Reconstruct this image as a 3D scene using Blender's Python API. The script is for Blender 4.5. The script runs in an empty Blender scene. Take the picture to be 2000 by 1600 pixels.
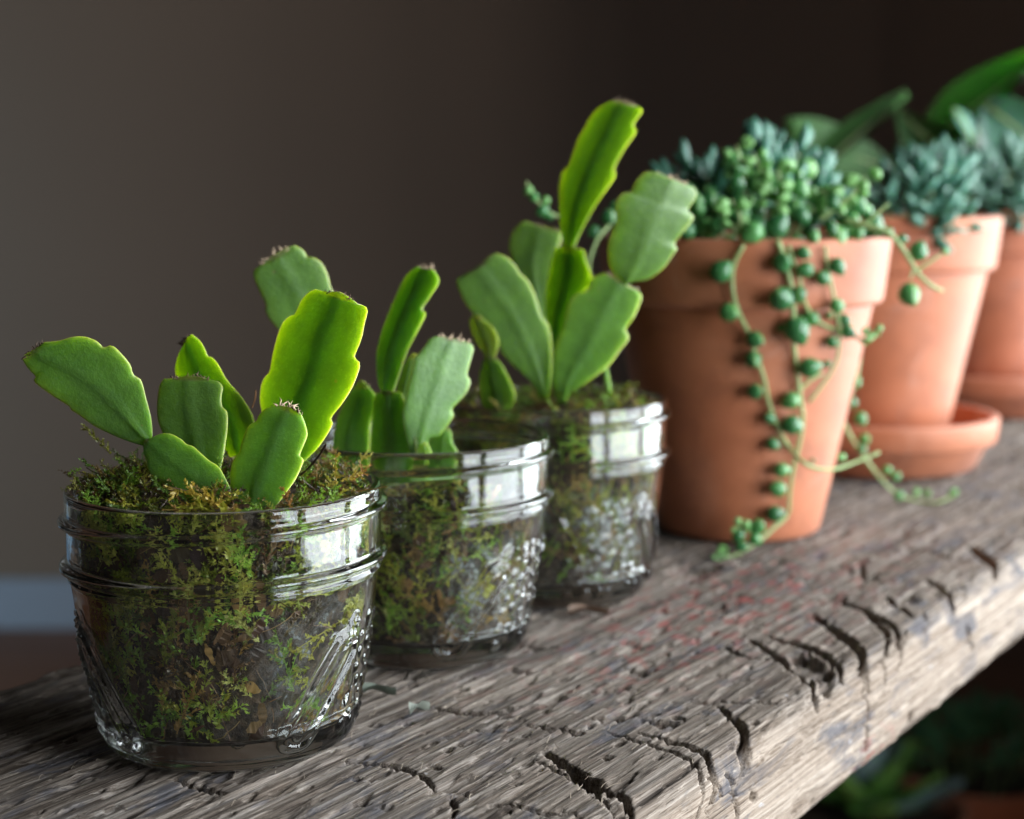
import bpy, bmesh, math, random
import numpy as np
from mathutils import Vector, Matrix

SC = bpy.context.scene
COL = SC.collection
R_ = math.radians

# ------------------------------------------------------------------ camera
CAM_H, PITCH, ROLL, FPX = 0.1238, 0.13216, 0.00134, 3210.0     # metres, radians, radians, px on a 2000 px wide frame
cam_d = bpy.data.cameras.new('camera')
cam = bpy.data.objects.new('camera', cam_d)
COL.objects.link(cam)
cam_d.sensor_width = 36.0
cam_d.lens = FPX / 2000.0 * 36.0
cam_d.clip_start, cam_d.clip_end = 0.01, 50.0
cam_d.dof.use_dof = True
cam_d.dof.focus_distance = 0.350
cam_d.dof.aperture_fstop = 12.0
cam_d.dof.aperture_blades = 7
cam.matrix_world = (Matrix.Translation((0, 0, CAM_H)) @ Matrix.Rotation(math.pi / 2 - PITCH, 4, 'X')
                    @ Matrix.Rotation(-ROLL, 4, 'Z'))
SC.camera = cam

# ------------------------------------------------------------------ dim room light
world = bpy.data.worlds.new('World')
SC.world = world
world.use_nodes = True
bg = world.node_tree.nodes['Background']
bg.inputs['Color'].default_value = (1.0, 0.93, 0.86, 1)
bg.inputs['Strength'].default_value = 0.019

# ------------------------------------------------------------------ the window's daylight, from the right
def area(name, loc, look, sx, sy, watts, color):
    d = bpy.data.lights.new(name, 'AREA')
    d.shape, d.size, d.size_y, d.energy, d.color = 'RECTANGLE', sx, sy, watts, color
    o = bpy.data.objects.new(name, d)
    COL.objects.link(o)
    o.location = loc
    o.rotation_euler = (Vector(look) - Vector(loc)).to_track_quat('-Z', 'Y').to_euler()
    return o

WIN_X, WIN_Y0, WIN_Y1, WIN_Z0, WIN_Z1 = 0.68, -0.43, 1.16, -0.17, 0.70
wl = area('window_light', (WIN_X, (WIN_Y0 + WIN_Y1) / 2, (WIN_Z0 + WIN_Z1) / 2),
          (0, (WIN_Y0 + WIN_Y1) / 2, (WIN_Z0 + WIN_Z1) / 2), WIN_Y1 - WIN_Y0, WIN_Z1 - WIN_Z0, 48.0, (0.88, 0.95, 1.0))

# cool light of the adjoining room, far to the left, that falls on the wall
area('far_room_light', (-2.2, 2.2, -0.1), (-1.62, 3.05, -0.15), 0.9, 1.2, 9.0, (0.31, 0.66, 1.0))

# ------------------------------------------------------------------ render and view
SC.render.engine = 'CYCLES'
cy = SC.cycles
cy.use_denoising = True
try:
    cy.denoiser = 'OPENIMAGEDENOISE'
except Exception:
    pass
cy.max_bounces, cy.diffuse_bounces, cy.glossy_bounces = 14, 4, 5
cy.transmission_bounces, cy.transparent_max_bounces = 12, 8
cy.sample_clamp_indirect = 6.0
cy.blur_glossy = 0.3
SC.view_settings.view_transform = 'Standard'
SC.view_settings.look = 'None'
SC.view_settings.exposure = 0.0
SC.view_settings.gamma = 1.0
SC.view_settings.use_curve_mapping = False

# ================================================================== helpers
_cf = np.array([0, math.cos(PITCH), -math.sin(PITCH)])
_cr0 = np.array([1.0, 0, 0])
_cu0 = np.cross(_cr0, _cf)
_c, _s = math.cos(ROLL), math.sin(ROLL)
_cr, _cu = _cr0 * _c - _cu0 * _s, _cu0 * _c + _cr0 * _s
_cc = np.array([0, 0, CAM_H])

def ray(px, py):
    return _cf + _cr * ((px - 1000) / FPX) + _cu * ((800 - py) / FPX)
def at(px, py, y):
    "point of the place at depth y that the photograph shows at (px, py)"
    d = ray(px, py)
    return _cc + d * (y / d[1])
def atz(px, py, z):
    d = ray(px, py)
    return _cc + d * ((z - CAM_H) / d[2])

def tag(o, label=None, cat=None, group=None, kind=None):
    if label: o['label'] = label
    if cat: o['category'] = cat
    if group: o['group'] = group
    if kind: o['kind'] = kind
    return o

def empty(name, loc=(0, 0, 0)):
    o = bpy.data.objects.new(name, None)
    o.empty_display_size = 0.01
    o.location = loc
    COL.objects.link(o)
    return o

def link(name, me, parent=None, mat=None):
    o = bpy.data.objects.new(name, me)
    COL.objects.link(o)
    if parent is not None:
        o.parent = parent
    if mat is not None and len(me.materials) == 0:
        me.materials.append(mat)
    return o

def mesh_np(name, V, Q, smooth=True, tris=False):
    "fast mesh from numpy arrays of verts and quads (or tris)"
    V = np.ascontiguousarray(V, dtype=np.float32); Q = np.ascontiguousarray(Q, dtype=np.int32)
    k = Q.shape[1]
    me = bpy.data.meshes.new(name)
    me.vertices.add(len(V)); me.vertices.foreach_set('co', V.ravel())
    me.loops.add(Q.size); me.loops.foreach_set('vertex_index', Q.ravel())
    me.polygons.add(len(Q))
    me.polygons.foreach_set('loop_start', np.arange(0, Q.size, k, dtype=np.int32))
    me.polygons.foreach_set('use_smooth', np.full(len(Q), smooth, dtype=bool))
    me.update(calc_edges=True)
    me.validate()
    return me

def grid_faces(n, m, wrap=False):
    "quads of an n x m vertex grid, optionally closed along m"
    i = np.arange(n - 1)[:, None]; j = np.arange(m if wrap else m - 1)[None, :]
    a = i * m + j; b = i * m + (j + 1) % m
    return np.stack([a, b, b + m, a + m], -1).reshape(-1, 4)

def lathe(name, prof, seg=96, closed=False):
    "surface of revolution; prof = [(r, z), ...] in metres"
    P = np.array(prof); a = np.linspace(0, 2 * np.pi, seg, endpoint=False)
    V = np.stack([P[:, :1] * np.cos(a), P[:, :1] * np.sin(a), np.repeat(P[:, 1:2], seg, 1)], -1).reshape(-1, 3)
    F = grid_faces(len(P), seg, True)
    if closed:
        j = np.arange(seg); k = (len(P) - 1) * seg
        F = np.concatenate([F, np.stack([k + j, k + (j + 1) % seg, (j + 1) % seg, j], -1)])
    return mesh_np(name, V, F)

def smooth_poly(pts, n, closed=False):
    "Catmull-Rom resample of a polyline to n points, even in arc length"
    P = np.array(pts, float)
    out = []
    for i in range(len(P) - 1):
        p0, p1, p2, p3 = P[max(i - 1, 0)], P[i], P[i + 1], P[min(i + 2, len(P) - 1)]
        for t in np.linspace(0, 1, 12, endpoint=False):
            out.append(0.5 * ((2 * p1) + (-p0 + p2) * t + (2 * p0 - 5 * p1 + 4 * p2 - p3) * t ** 2 + (-p0 + 3 * p1 - 3 * p2 + p3) * t ** 3))
    out.append(P[-1])
    out = np.array(out)
    d = np.r_[0, np.cumsum(np.linalg.norm(np.diff(out, axis=0), axis=1))]
    s = np.linspace(0, d[-1], n)
    return np.stack([np.interp(s, d, out[:, k]) for k in range(out.shape[1])], -1)

def tube(name, pts, rad, seg=8, n=None):
    "tapered tube along a 3-D polyline; rad a number or a list along it"
    P = smooth_poly(pts, n or max(6, 6 * len(pts)))
    rr = np.interp(np.linspace(0, 1, len(P)), np.linspace(0, 1, len(np.atleast_1d(rad))), np.atleast_1d(rad))
    T = np.gradient(P, axis=0); T /= np.linalg.norm(T, axis=1)[:, None] + 1e-12
    ref = np.array([0.3, 0.2, 0.93]); A = np.cross(T, ref); A /= np.linalg.norm(A, axis=1)[:, None] + 1e-12
    B = np.cross(T, A)
    a = np.linspace(0, 2 * np.pi, seg, endpoint=False)
    V = P[:, None] + rr[:, None, None] * (A[:, None] * np.cos(a)[None, :, None] + B[:, None] * np.sin(a)[None, :, None])
    V = V.reshape(-1, 3)
    F = grid_faces(len(P), seg, True)
    k = len(V)
    V = np.concatenate([V, P[:1], P[-1:]])
    j = np.arange(seg); b = (len(P) - 1) * seg
    caps = np.concatenate([np.stack([(j + 1) % seg, j, np.full(seg, k), np.full(seg, k)], -1)[:, :3],
                           np.stack([b + j, b + (j + 1) % seg, np.full(seg, k + 1)], -1)])
    tri = np.concatenate([F[:, [0, 1, 2]], F[:, [0, 2, 3]], caps])
    return mesh_np(name, V, tri)

_lat = np.random.RandomState(7).rand(512, 512)
def vnoise(x, y, seed=0):
    "smooth value noise in [-1, 1]"
    x = x + seed * 17.31; y = y + seed * 9.77
    xi = np.floor(x).astype(int); yi = np.floor(y).astype(int)
    fx = x - xi; fy = y - yi
    fx = fx * fx * (3 - 2 * fx); fy = fy * fy * (3 - 2 * fy)
    g = lambda a, b: _lat[a & 511, b & 511]
    return 2 * ((g(xi, yi) * (1 - fx) + g(xi + 1, yi) * fx) * (1 - fy) + (g(xi, yi + 1) * (1 - fx) + g(xi + 1, yi + 1) * fx) * fy) - 1
def fbm(x, y, oct=3, seed=0):
    s = 0; a = 1.0; n = 0
    for k in range(oct):
        s = s + a * vnoise(x * 2 ** k, y * 2 ** k, seed + 3 * k); n += a; a *= 0.5
    return s / n

# ================================================================== materials
class NT:
    def __init__(self, name):
        self.m = bpy.data.materials.new(name); self.m.use_nodes = True
        self.t = self.m.node_tree; self.t.nodes.clear()
        self.out = self.t.nodes.new('ShaderNodeOutputMaterial')
    def n(self, kind, **kw):
        nd = self.t.nodes.new('ShaderNode' + kind)
        for k, v in kw.items():
            if k in nd.inputs: self.set(nd.inputs[k], v)
            else: setattr(nd, k, v)
        return nd
    def set(self, sock, v):
        if isinstance(v, bpy.types.NodeSocket): self.t.links.new(v, sock)
        elif isinstance(v, (tuple, list)) and len(v) == 3 and sock.type == 'RGBA': sock.default_value = (*v, 1)
        else: sock.default_value = v
    def mapping(self, scale=(1, 1, 1), coord='Object', rot=(0, 0, 0)):
        tc = self.n('TexCoord'); mp = self.n('Mapping')
        self.t.links.new(tc.outputs[coord], mp.inputs['Vector'])
        mp.inputs['Scale'].default_value = scale; mp.inputs['Rotation'].default_value = rot
        return mp.outputs[0]
    def noise(self, vec, scale=5, detail=3, rough=0.55, dist=0.0):
        nd = self.n('TexNoise', Scale=scale, Detail=detail, Roughness=rough, Distortion=dist)
        self.t.links.new(vec, nd.inputs['Vector'])
        return nd.outputs['Fac']
    def ramp(self, fac, stops, interp='LINEAR'):
        nd = self.n('ValToRGB'); cr = nd.color_ramp; cr.interpolation = interp
        while len(cr.elements) < len(stops): cr.elements.new(0.5)
        for e, (p, c) in zip(cr.elements, stops):
            e.position = p; e.color = (*c, 1) if not isinstance(c, (int, float)) else (c, c, c, 1)
        self.set(nd.inputs['Fac'], fac)
        return nd.outputs['Color']
    def mix(self, a, b, fac, mode='MIX'):
        nd = self.n('MixRGB', blend_type=mode)
        self.set(nd.inputs['Fac'], fac); self.set(nd.inputs['Color1'], a); self.set(nd.inputs['Color2'], b)
        return nd.outputs[0]
    def math(self, op, a, b=0.0, clamp=False):
        nd = self.n('Math', operation=op, use_clamp=clamp)
        self.set(nd.inputs[0], a); self.set(nd.inputs[1], b)
        return nd.outputs[0]
    def bump(self, h, strength=0.3, dist=0.001, normal=None):
        nd = self.n('Bump', Strength=strength, Distance=dist)
        self.set(nd.inputs['Height'], h)
        if normal is not None: self.set(nd.inputs['Normal'], normal)
        return nd.outputs[0]
    def bsdf(self, **kw):
        b = self.n('BsdfPrincipled')
        for k, v in kw.items(): self.set(b.inputs[k.replace('_', ' ')], v)
        self.t.links.new(b.outputs[0], self.out.inputs['Surface'])
        return b

def mat_wall():
    k = NT('taupe_wall_paint')
    v = k.mapping((1, 1, 1))
    c = k.ramp(k.noise(v, 1.3, 2), [(0.3, (0.330, 0.208, 0.134)), (0.7, (0.350, 0.222, 0.144))])
    k.bsdf(Base_Color=c, Roughness=0.8, Normal=k.bump(k.noise(v, 400, 2), 0.1, 0.001))
    return k.m
def mat_plain(name, col, rough=0.6, spec=0.5, bump=0.0):
    k = NT(name)
    v = k.mapping((1, 1, 1))
    c = k.mix(col, tuple(x * 0.8 for x in col), k.noise(v, 60, 3))
    b = k.bsdf(Base_Color=c, Roughness=rough)
    b.inputs['Specular IOR Level'].default_value = spec
    if bump: k.set(b.inputs['Normal'], k.bump(k.noise(v, 900, 3), bump, 0.0006))
    return k.m
def mat_floor():
    k = NT('red_brown_floor')
    v = k.mapping((1, 6, 1))
    c = k.ramp(k.noise(v, 3, 4), [(0.3, (0.240, 0.096, 0.048)), (0.7, (0.340, 0.145, 0.078))])
    k.bsdf(Base_Color=c, Roughness=0.55)
    return k.m
def mat_wood(name='weathered_wood', dark=1.0):
    k = NT(name)
    va = k.mapping((7, 230, 230)); vb = k.mapping((13, 950, 950)); vc = k.mapping((26, 44, 44)); vd = k.mapping((30, 2500, 2500))
    grain = k.noise(va, 1.0, 5, 0.6, 0.6)
    fine = k.noise(vb, 1.0, 4, 0.7)
    vfine = k.noise(vd, 1.0, 3, 0.6)
    patch = k.noise(vc, 1.0, 4, 0.6, 0.8)
    g = k.math('ADD', k.math('ADD', k.math('MULTIPLY', grain, 0.30), k.math('MULTIPLY', fine, 0.42)), k.math('MULTIPLY', vfine, 0.28))
    D = lambda c: tuple(x * dark for x in c)
    grey = k.ramp(g, [(0.39, D((0.016, 0.012, 0.010))), (0.46, D((0.062, 0.049, 0.041))), (0.52, D((0.145, 0.120, 0.102))), (0.58, D((0.250, 0.218, 0.195))), (0.67, D((0.430, 0.392, 0.358)))])
    tan = k.ramp(g, [(0.38, D((0.066, 0.046, 0.034))), (0.45, D((0.200, 0.150, 0.112))), (0.54, D((0.350, 0.285, 0.230))), (0.66, D((0.500, 0.435, 0.372)))])
    # the sawn front face is fresher and tanner than the weathered top
    at_ = k.n('Attribute', attribute_name='fresh')
    fr = k.math('ADD', at_.outputs['Fac'], k.math('MULTIPLY', k.math('SUBTRACT', patch, 0.5), 1.1), True)
    c = k.mix(grey, tan, fr)
    # slate-grey weather stains
    c = k.mix(c, D((0.080, 0.080, 0.095)), k.ramp(k.noise(k.mapping((30, 110, 110)), 1.0, 4, 0.65, 1.0), [(0.54, 0.0), (0.66, 0.8)]))
    # flecks of old red and white paint
    red = k.n('Attribute', attribute_name='red')
    rf = k.math('MULTIPLY', red.outputs['Fac'], k.ramp(k.noise(k.mapping((120, 260, 260)), 1.0, 3, 0.6), [(0.52, 0.0), (0.62, 0.8)]), True)
    c = k.mix(c, D((0.26, 0.045, 0.040)), rf)
    wf = k.ramp(k.noise(k.mapping((150, 190, 190), rot=(0, 0, 0.4)), 1.0, 2, 0.5), [(0.735, 0.0), (0.77, 0.45)])
    c = k.mix(c, D((0.48, 0.48, 0.50)), wf)
    chips = k.noise(k.mapping((190, 900, 900)), 1.0, 4, 0.7)
    c = k.mix(c, D((0.50, 0.43, 0.36)), k.ramp(chips, [(0.60, 0.0), (0.72, 0.55)]))
    c = k.mix(c, D((0.020, 0.014, 0.011)), k.ramp(chips, [(0.28, 0.75), (0.39, 0.0)]))
    h = k.math('ADD', k.math('ADD', k.math('MULTIPLY', fine, 0.5), k.math('MULTIPLY', vfine, 0.35)), k.math('MULTIPLY', chips, 0.5))
    b = k.bsdf(Base_Color=c, Roughness=0.82, Normal=k.bump(h, 1.0, 0.0009))
    b.inputs['Specular IOR Level'].default_value = 0.15
    return k.m
def mat_terracotta(name, tint=(1, 1, 1)):
    k = NT(name)
    v = k.mapping((1, 1, 1)); vb = k.mapping((25, 25, 160))
    f = lambda c: tuple(a * b for a, b in zip(c, tint))
    c = k.ramp(k.noise(v, 28, 4, 0.6), [(0.3, f((0.400, 0.122, 0.050))), (0.7, f((0.490, 0.165, 0.076)))])
    c = k.mix(c, f((0.48, 0.23, 0.145)), k.ramp(k.noise(v, 22, 4, 0.6, 1.0), [(0.50, 0.0), (0.78, 0.40)]))
    c = k.mix(c, f((0.24, 0.080, 0.040)), k.ramp(k.noise(v, 70, 5, 0.7), [(0.48, 0.0), (0.70, 0.5)]))
    c = k.mix(c, f((0.66, 0.48, 0.40)), k.ramp(k.noise(k.mapping((1, 1, 0.6)), 38, 5, 0.75, 0.6), [(0.60, 0.0), (0.74, 0.35)]))
    h = k.math('ADD', k.noise(v, 900, 3), k.math('MULTIPLY', k.noise(vb, 1.0, 2), 1.2))
    b = k.bsdf(Base_Color=c, Roughness=0.55, Normal=k.bump(h, 0.18, 0.0006), Sheen_Weight=0.14, Sheen_Roughness=0.45)
    b.inputs['Specular IOR Level'].default_value = 0.5
    return k.m
def mat_glass():
    k = NT('jar_glass')
    v = k.mapping((1, 1, 1))
    b = k.bsdf(Base_Color=(0.955, 0.99, 0.972), Roughness=0.015, IOR=1.5, Transmission_Weight=1.0,
               Normal=k.bump(k.noise(v, 130, 2, 0.4), 0.05, 0.002))
    return k.m
def mat_cactus():
    k = NT('cactus_skin')
    v = k.mapping((1, 1, 1))
    oi = k.n('ObjectInfo')
    base = k.ramp(k.noise(v, 160, 4, 0.6), [(0.3, (0.072, 0.160, 0.028)), (0.7, (0.110, 0.225, 0.038))])
    base = k.mix(base, (0.30, 0.42, 0.18), k.ramp(k.noise(v, 1500, 2, 0.5), [(0.60, 0.0), (0.72, 0.16)]))
    hs = k.n('HueSaturation', Saturation=1.0)
    k.set(hs.inputs['Hue'], k.math('ADD', 0.492, k.math('MULTIPLY', oi.outputs['Random'], 0.016)))
    k.set(hs.inputs['Value'], k.math('ADD', 0.85, k.math('MULTIPLY', oi.outputs['Random'], 0.3)))
    k.set(hs.inputs['Color'], base)
    ed = k.n('Attribute', attribute_name='edge')
    c = k.mix(hs.outputs[0], (0.30, 0.27, 0.13), k.math('MULTIPLY', ed.outputs['Fac'], 0.45))
    sc = k.ramp(k.noise(k.mapping((1, 1, 1), rot=(0.3, 0.5, 0.2)), 330, 2, 0.5), [(0.735, 0.0), (0.765, 0.7)])
    c = k.mix(c, (0.20, 0.15, 0.07), sc)
    c = k.mix(c, (0.055, 0.12, 0.025), k.ramp(k.noise(v, 45, 4, 0.65), [(0.50, 0.0), (0.72, 0.55)]))
    age = k.n('Attribute', attribute_name='age')
    c = k.mix(c, (0.13, 0.075, 0.035), age.outputs['Fac'])
    b = k.bsdf(Base_Color=c, Roughness=0.42, Subsurface_Weight=1.0, Subsurface_Scale=0.0056,
               Normal=k.bump(k.math('ADD', k.noise(v, 1100, 3, 0.6), k.math('MULTIPLY', k.noise(v, 140, 2), 2.0)), 0.34, 0.0006), Coat_Weight=0.30, Coat_Roughness=0.36)
    b.inputs['Subsurface Radius'].default_value = (0.84, 1.0, 0.17)
    b.inputs['Specular IOR Level'].default_value = 0.38
    return k.m
def mat_leafy(name, a, b_, rough=0.4, sss=0.4, scale=0.002, freq=150, spec=0.5, rad=(0.5, 1.0, 0.3)):
    k = NT(name)
    v = k.mapping((1, 1, 1))
    oi = k.n('ObjectInfo')
    f = k.math('ADD', k.math('MULTIPLY', k.noise(v, freq, 3), 0.5), k.math('MULTIPLY', oi.outputs['Random'], 0.5))
    c = k.ramp(f, [(0.25, a), (0.75, b_)])
    b = k.bsdf(Base_Color=c, Roughness=rough, Subsurface_Weight=sss, Subsurface_Scale=scale)
    b.inputs['Subsurface Radius'].default_value = rad
    b.inputs['Specular IOR Level'].default_value = spec
    return k.m
def mat_pearl():
    k = NT('pearl_skin')
    tc = k.n('TexCoord'); sep = k.n('SeparateXYZ')
    k.t.links.new(tc.outputs['Object'], sep.inputs[0])
    oi = k.n('ObjectInfo')
    c = k.ramp(oi.outputs['Random'], [(0.0, (0.030, 0.125, 0.042)), (0.6, (0.050, 0.185, 0.058)), (1.0, (0.095, 0.275, 0.080))])
    band = k.ramp(k.math('ABSOLUTE', sep.outputs['X']), [(0.0, 1.0), (0.10, 1.0), (0.20, 0.0)])
    front = k.math('GREATER_THAN', sep.outputs['Y'], 0.0)
    c = k.mix(c, (0.25, 0.42, 0.13), k.math('MULTIPLY', k.math('MULTIPLY', band, front), 0.55))
    b = k.bsdf(Base_Color=c, Roughness=0.24, Subsurface_Weight=0.35, Subsurface_Scale=0.0016)
    b.inputs['Subsurface Radius'].default_value = (0.5, 1.0, 0.25)
    return k.m
def mat_moss():
    k = NT('moss')
    a = k.n('Attribute', attribute_name='tint')
    d = k.n('BsdfPrincipled', Roughness=0.38)
    k.set(d.inputs['Base Color'], a.outputs['Color'])
    tr = k.n('BsdfTranslucent'); k.set(tr.inputs['Color'], k.mix(a.outputs['Color'], (1.0, 1.0, 0.6), 1.0, 'MULTIPLY'))
    ms = k.n('MixShader', Fac=0.38)
    k.t.links.new(d.outputs[0], ms.inputs[1]); k.t.links.new(tr.outputs[0], ms.inputs[2])
    k.t.links.new(ms.outputs[0], k.out.inputs['Surface'])
    return k.m
def mat_soil():
    k = NT('dark_soil')
    v = k.mapping((1, 1, 1))
    c = k.ramp(k.noise(v, 420, 4, 0.7), [(0.35, (0.015, 0.010, 0.008)), (0.53, (0.058, 0.036, 0.022)), (0.68, (0.150, 0.096, 0.058))])
    k.bsdf(Base_Color=c, Roughness=0.8, Normal=k.bump(k.noise(v, 700, 4, 0.7), 0.9, 0.002))
    return k.m

M_WALL = mat_wall(); M_BASE = mat_plain('white_trim_paint', (0.55, 0.55, 0.58), 0.5); M_FLOOR = mat_floor()
M_WOOD = mat_wood()
M_TERRA = mat_terracotta('terracotta'); M_TERRA2 = mat_terracotta('rosy_terracotta', (0.95, 0.90, 0.95))
M_GLASS = mat_glass(); M_CACTUS = mat_cactus(); M_MOSS = mat_moss(); M_SOIL = mat_soil()
M_DRY = mat_plain('dried_tissue', (0.16, 0.10, 0.065), 0.8)
M_DRYL = mat_plain('pale_dried_tissue', (0.50, 0.36, 0.24), 0.8)
M_PEARL = mat_pearl()
M_STEM = mat_leafy('pale_green_stem', (0.24, 0.33, 0.12), (0.34, 0.42, 0.18), 0.5, 0.3, 0.001)
M_YOUNG = mat_leafy('young_shoot', (0.12, 0.30, 0.07), (0.20, 0.40, 0.13), 0.4, 0.4, 0.0015)
M_SEDUM = mat_leafy('blue_green_sedum', (0.034, 0.125, 0.080), (0.110, 0.275, 0.200), 0.33, 0.35, 0.002)
M_SEDUM2 = mat_leafy('grey_green_sedum', (0.036, 0.105, 0.068), (0.105, 0.220, 0.160), 0.35, 0.35, 0.002)
M_BROAD = mat_leafy('broad_green_leaf', (0.028, 0.070, 0.012), (0.044, 0.105, 0.016), 0.55, 0.3, 0.003, 12, rad=(0.5, 1.0, 0.15))
M_BROADD = mat_leafy('dark_green_leaf', (0.022, 0.062, 0.016), (0.036, 0.095, 0.022), 0.6, 0.3, 0.002, 12, spec=0.2)
M_ROS = mat_leafy('rosette_green', (0.16, 0.38, 0.08), (0.24, 0.50, 0.12), 0.4, 0.4, 0.004, 12)
M_ROSB = mat_leafy('rosette_blue', (0.30, 0.48, 0.46), (0.44, 0.60, 0.58), 0.4, 0.4, 0.004, 12)
M_FRAME = mat_plain('window_bar_paint', (0.30, 0.30, 0.30), 0.6)

# ================================================================== the setting: wall, baseboard, floor
FLOOR_Z = -0.70
WALL_Y = 3.05
def box(name, x0, x1, y0, y1, z0, z1, mat, parent=None, bev=0.0):
    bm = bmesh.new(); bmesh.ops.create_cube(bm, size=1.0)
    for v in bm.verts:
        v.co = (x0 + (v.co.x + 0.5) * (x1 - x0), y0 + (v.co.y + 0.5) * (y1 - y0), z0 + (v.co.z + 0.5) * (z1 - z0))
    if bev: bmesh.ops.bevel(bm, geom=bm.edges[:], offset=bev, segments=2, affect='EDGES', profile=0.6)
    me = bpy.data.meshes.new(name); bm.to_mesh(me); bm.free()
    return link(name, me, parent, mat)
def wall_quad(name, pts, mat):
    me = bpy.data.meshes.new(name); me.from_pydata(pts, [], [tuple(range(len(pts)))]); return link(name, me, None, mat)
tag(box('wall', -2.6, 2.2, WALL_Y, WALL_Y + 0.1, FLOOR_Z, 2.1, M_WALL), kind='structure')
tag(box('floor', -2.6, 2.2, -1.2, WALL_Y, FLOOR_Z - 0.05, FLOOR_Z, M_FLOOR), kind='structure')
tag(box('baseboard', -2.6, 2.2, WALL_Y - 0.018, WALL_Y - 0.002, FLOOR_Z + 0.001, FLOOR_Z + 0.098, M_BASE, bev=0.004), 'white painted baseboard along the foot of the taupe wall', kind='structure')
# bars of the window whose panes show in the glass of the jars
def window_bars():
    bm = bmesh.new()
    def bar(y0, y1, z0, z1):
        r = bmesh.ops.create_cube(bm, size=1.0)
        for v in r['verts']:
            v.co = (WIN_X - 0.02 + v.co.x * 0.02, (y0 + y1) / 2 + v.co.y * (y1 - y0), (z0 + z1) / 2 + v.co.z * (z1 - z0))
    zc = (WIN_Z0 + WIN_Z1) / 2
    for y, w in ((WIN_Y0, 0.035), (0.016, 0.043), (0.58, 0.033), (WIN_Y1, 0.035)):
        bar(y - w, y + w, WIN_Z0 - 0.05, WIN_Z1 + 0.05)
    for z, w in ((WIN_Z0, 0.025), (0.34, 0.012), (WIN_Z1, 0.025)):
        for a, b in ((WIN_Y0 + 0.036, -0.028), (0.060, 0.546), (0.614, WIN_Y1 - 0.036)):
            bar(a, b, z - w, z + w)
    # unseen panel added past the opening to keep daylight off the back wall
    r = bmesh.ops.create_cube(bm, size=1.0)
    for v in r['verts']:
        v.co = (0.56 + v.co.x * 0.19, WIN_Y1 + 0.05 + v.co.y * 0.02, 0.27 + v.co.z * 1.0)
    me = bpy.data.meshes.new('window_frame_and_blocker'); bm.to_mesh(me); bm.free()
    return tag(link('window_frame_and_blocker', me, None, M_FRAME), kind='structure')
window_bars()

# ================================================================== the plank
P_O = atz(1255, 1590, 0.0)                    # a point of the front top edge
_far = atz(1950, 1122, 0.0)
P_U = (_far - P_O)[:2]; P_U /= np.linalg.norm(P_U)
P_N = np.array([P_U[1], -P_U[0]])             # towards the front face
P_ANG = math.atan2(P_U[1], P_U[0])
PW = 0.178                                    # plank width
PT = 0.031                                    # plank thickness
def to_plank(p):
    d = np.asarray(p)[:2] - P_O[:2]
    return np.array([d @ P_U, d @ P_N])

def crack_px(pts, **kw):
    return ([tuple(to_plank(atz(1000 + a / 2.0, 960 + b / 2.0, 0.0))) for a, b in pts], kw)
def crack_at(pts, **kw):
    return ([tuple(to_plank(atz(700 + a / 2.5, 1300 + b / 2.5, 0.0))) for a, b in pts], kw)
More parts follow.
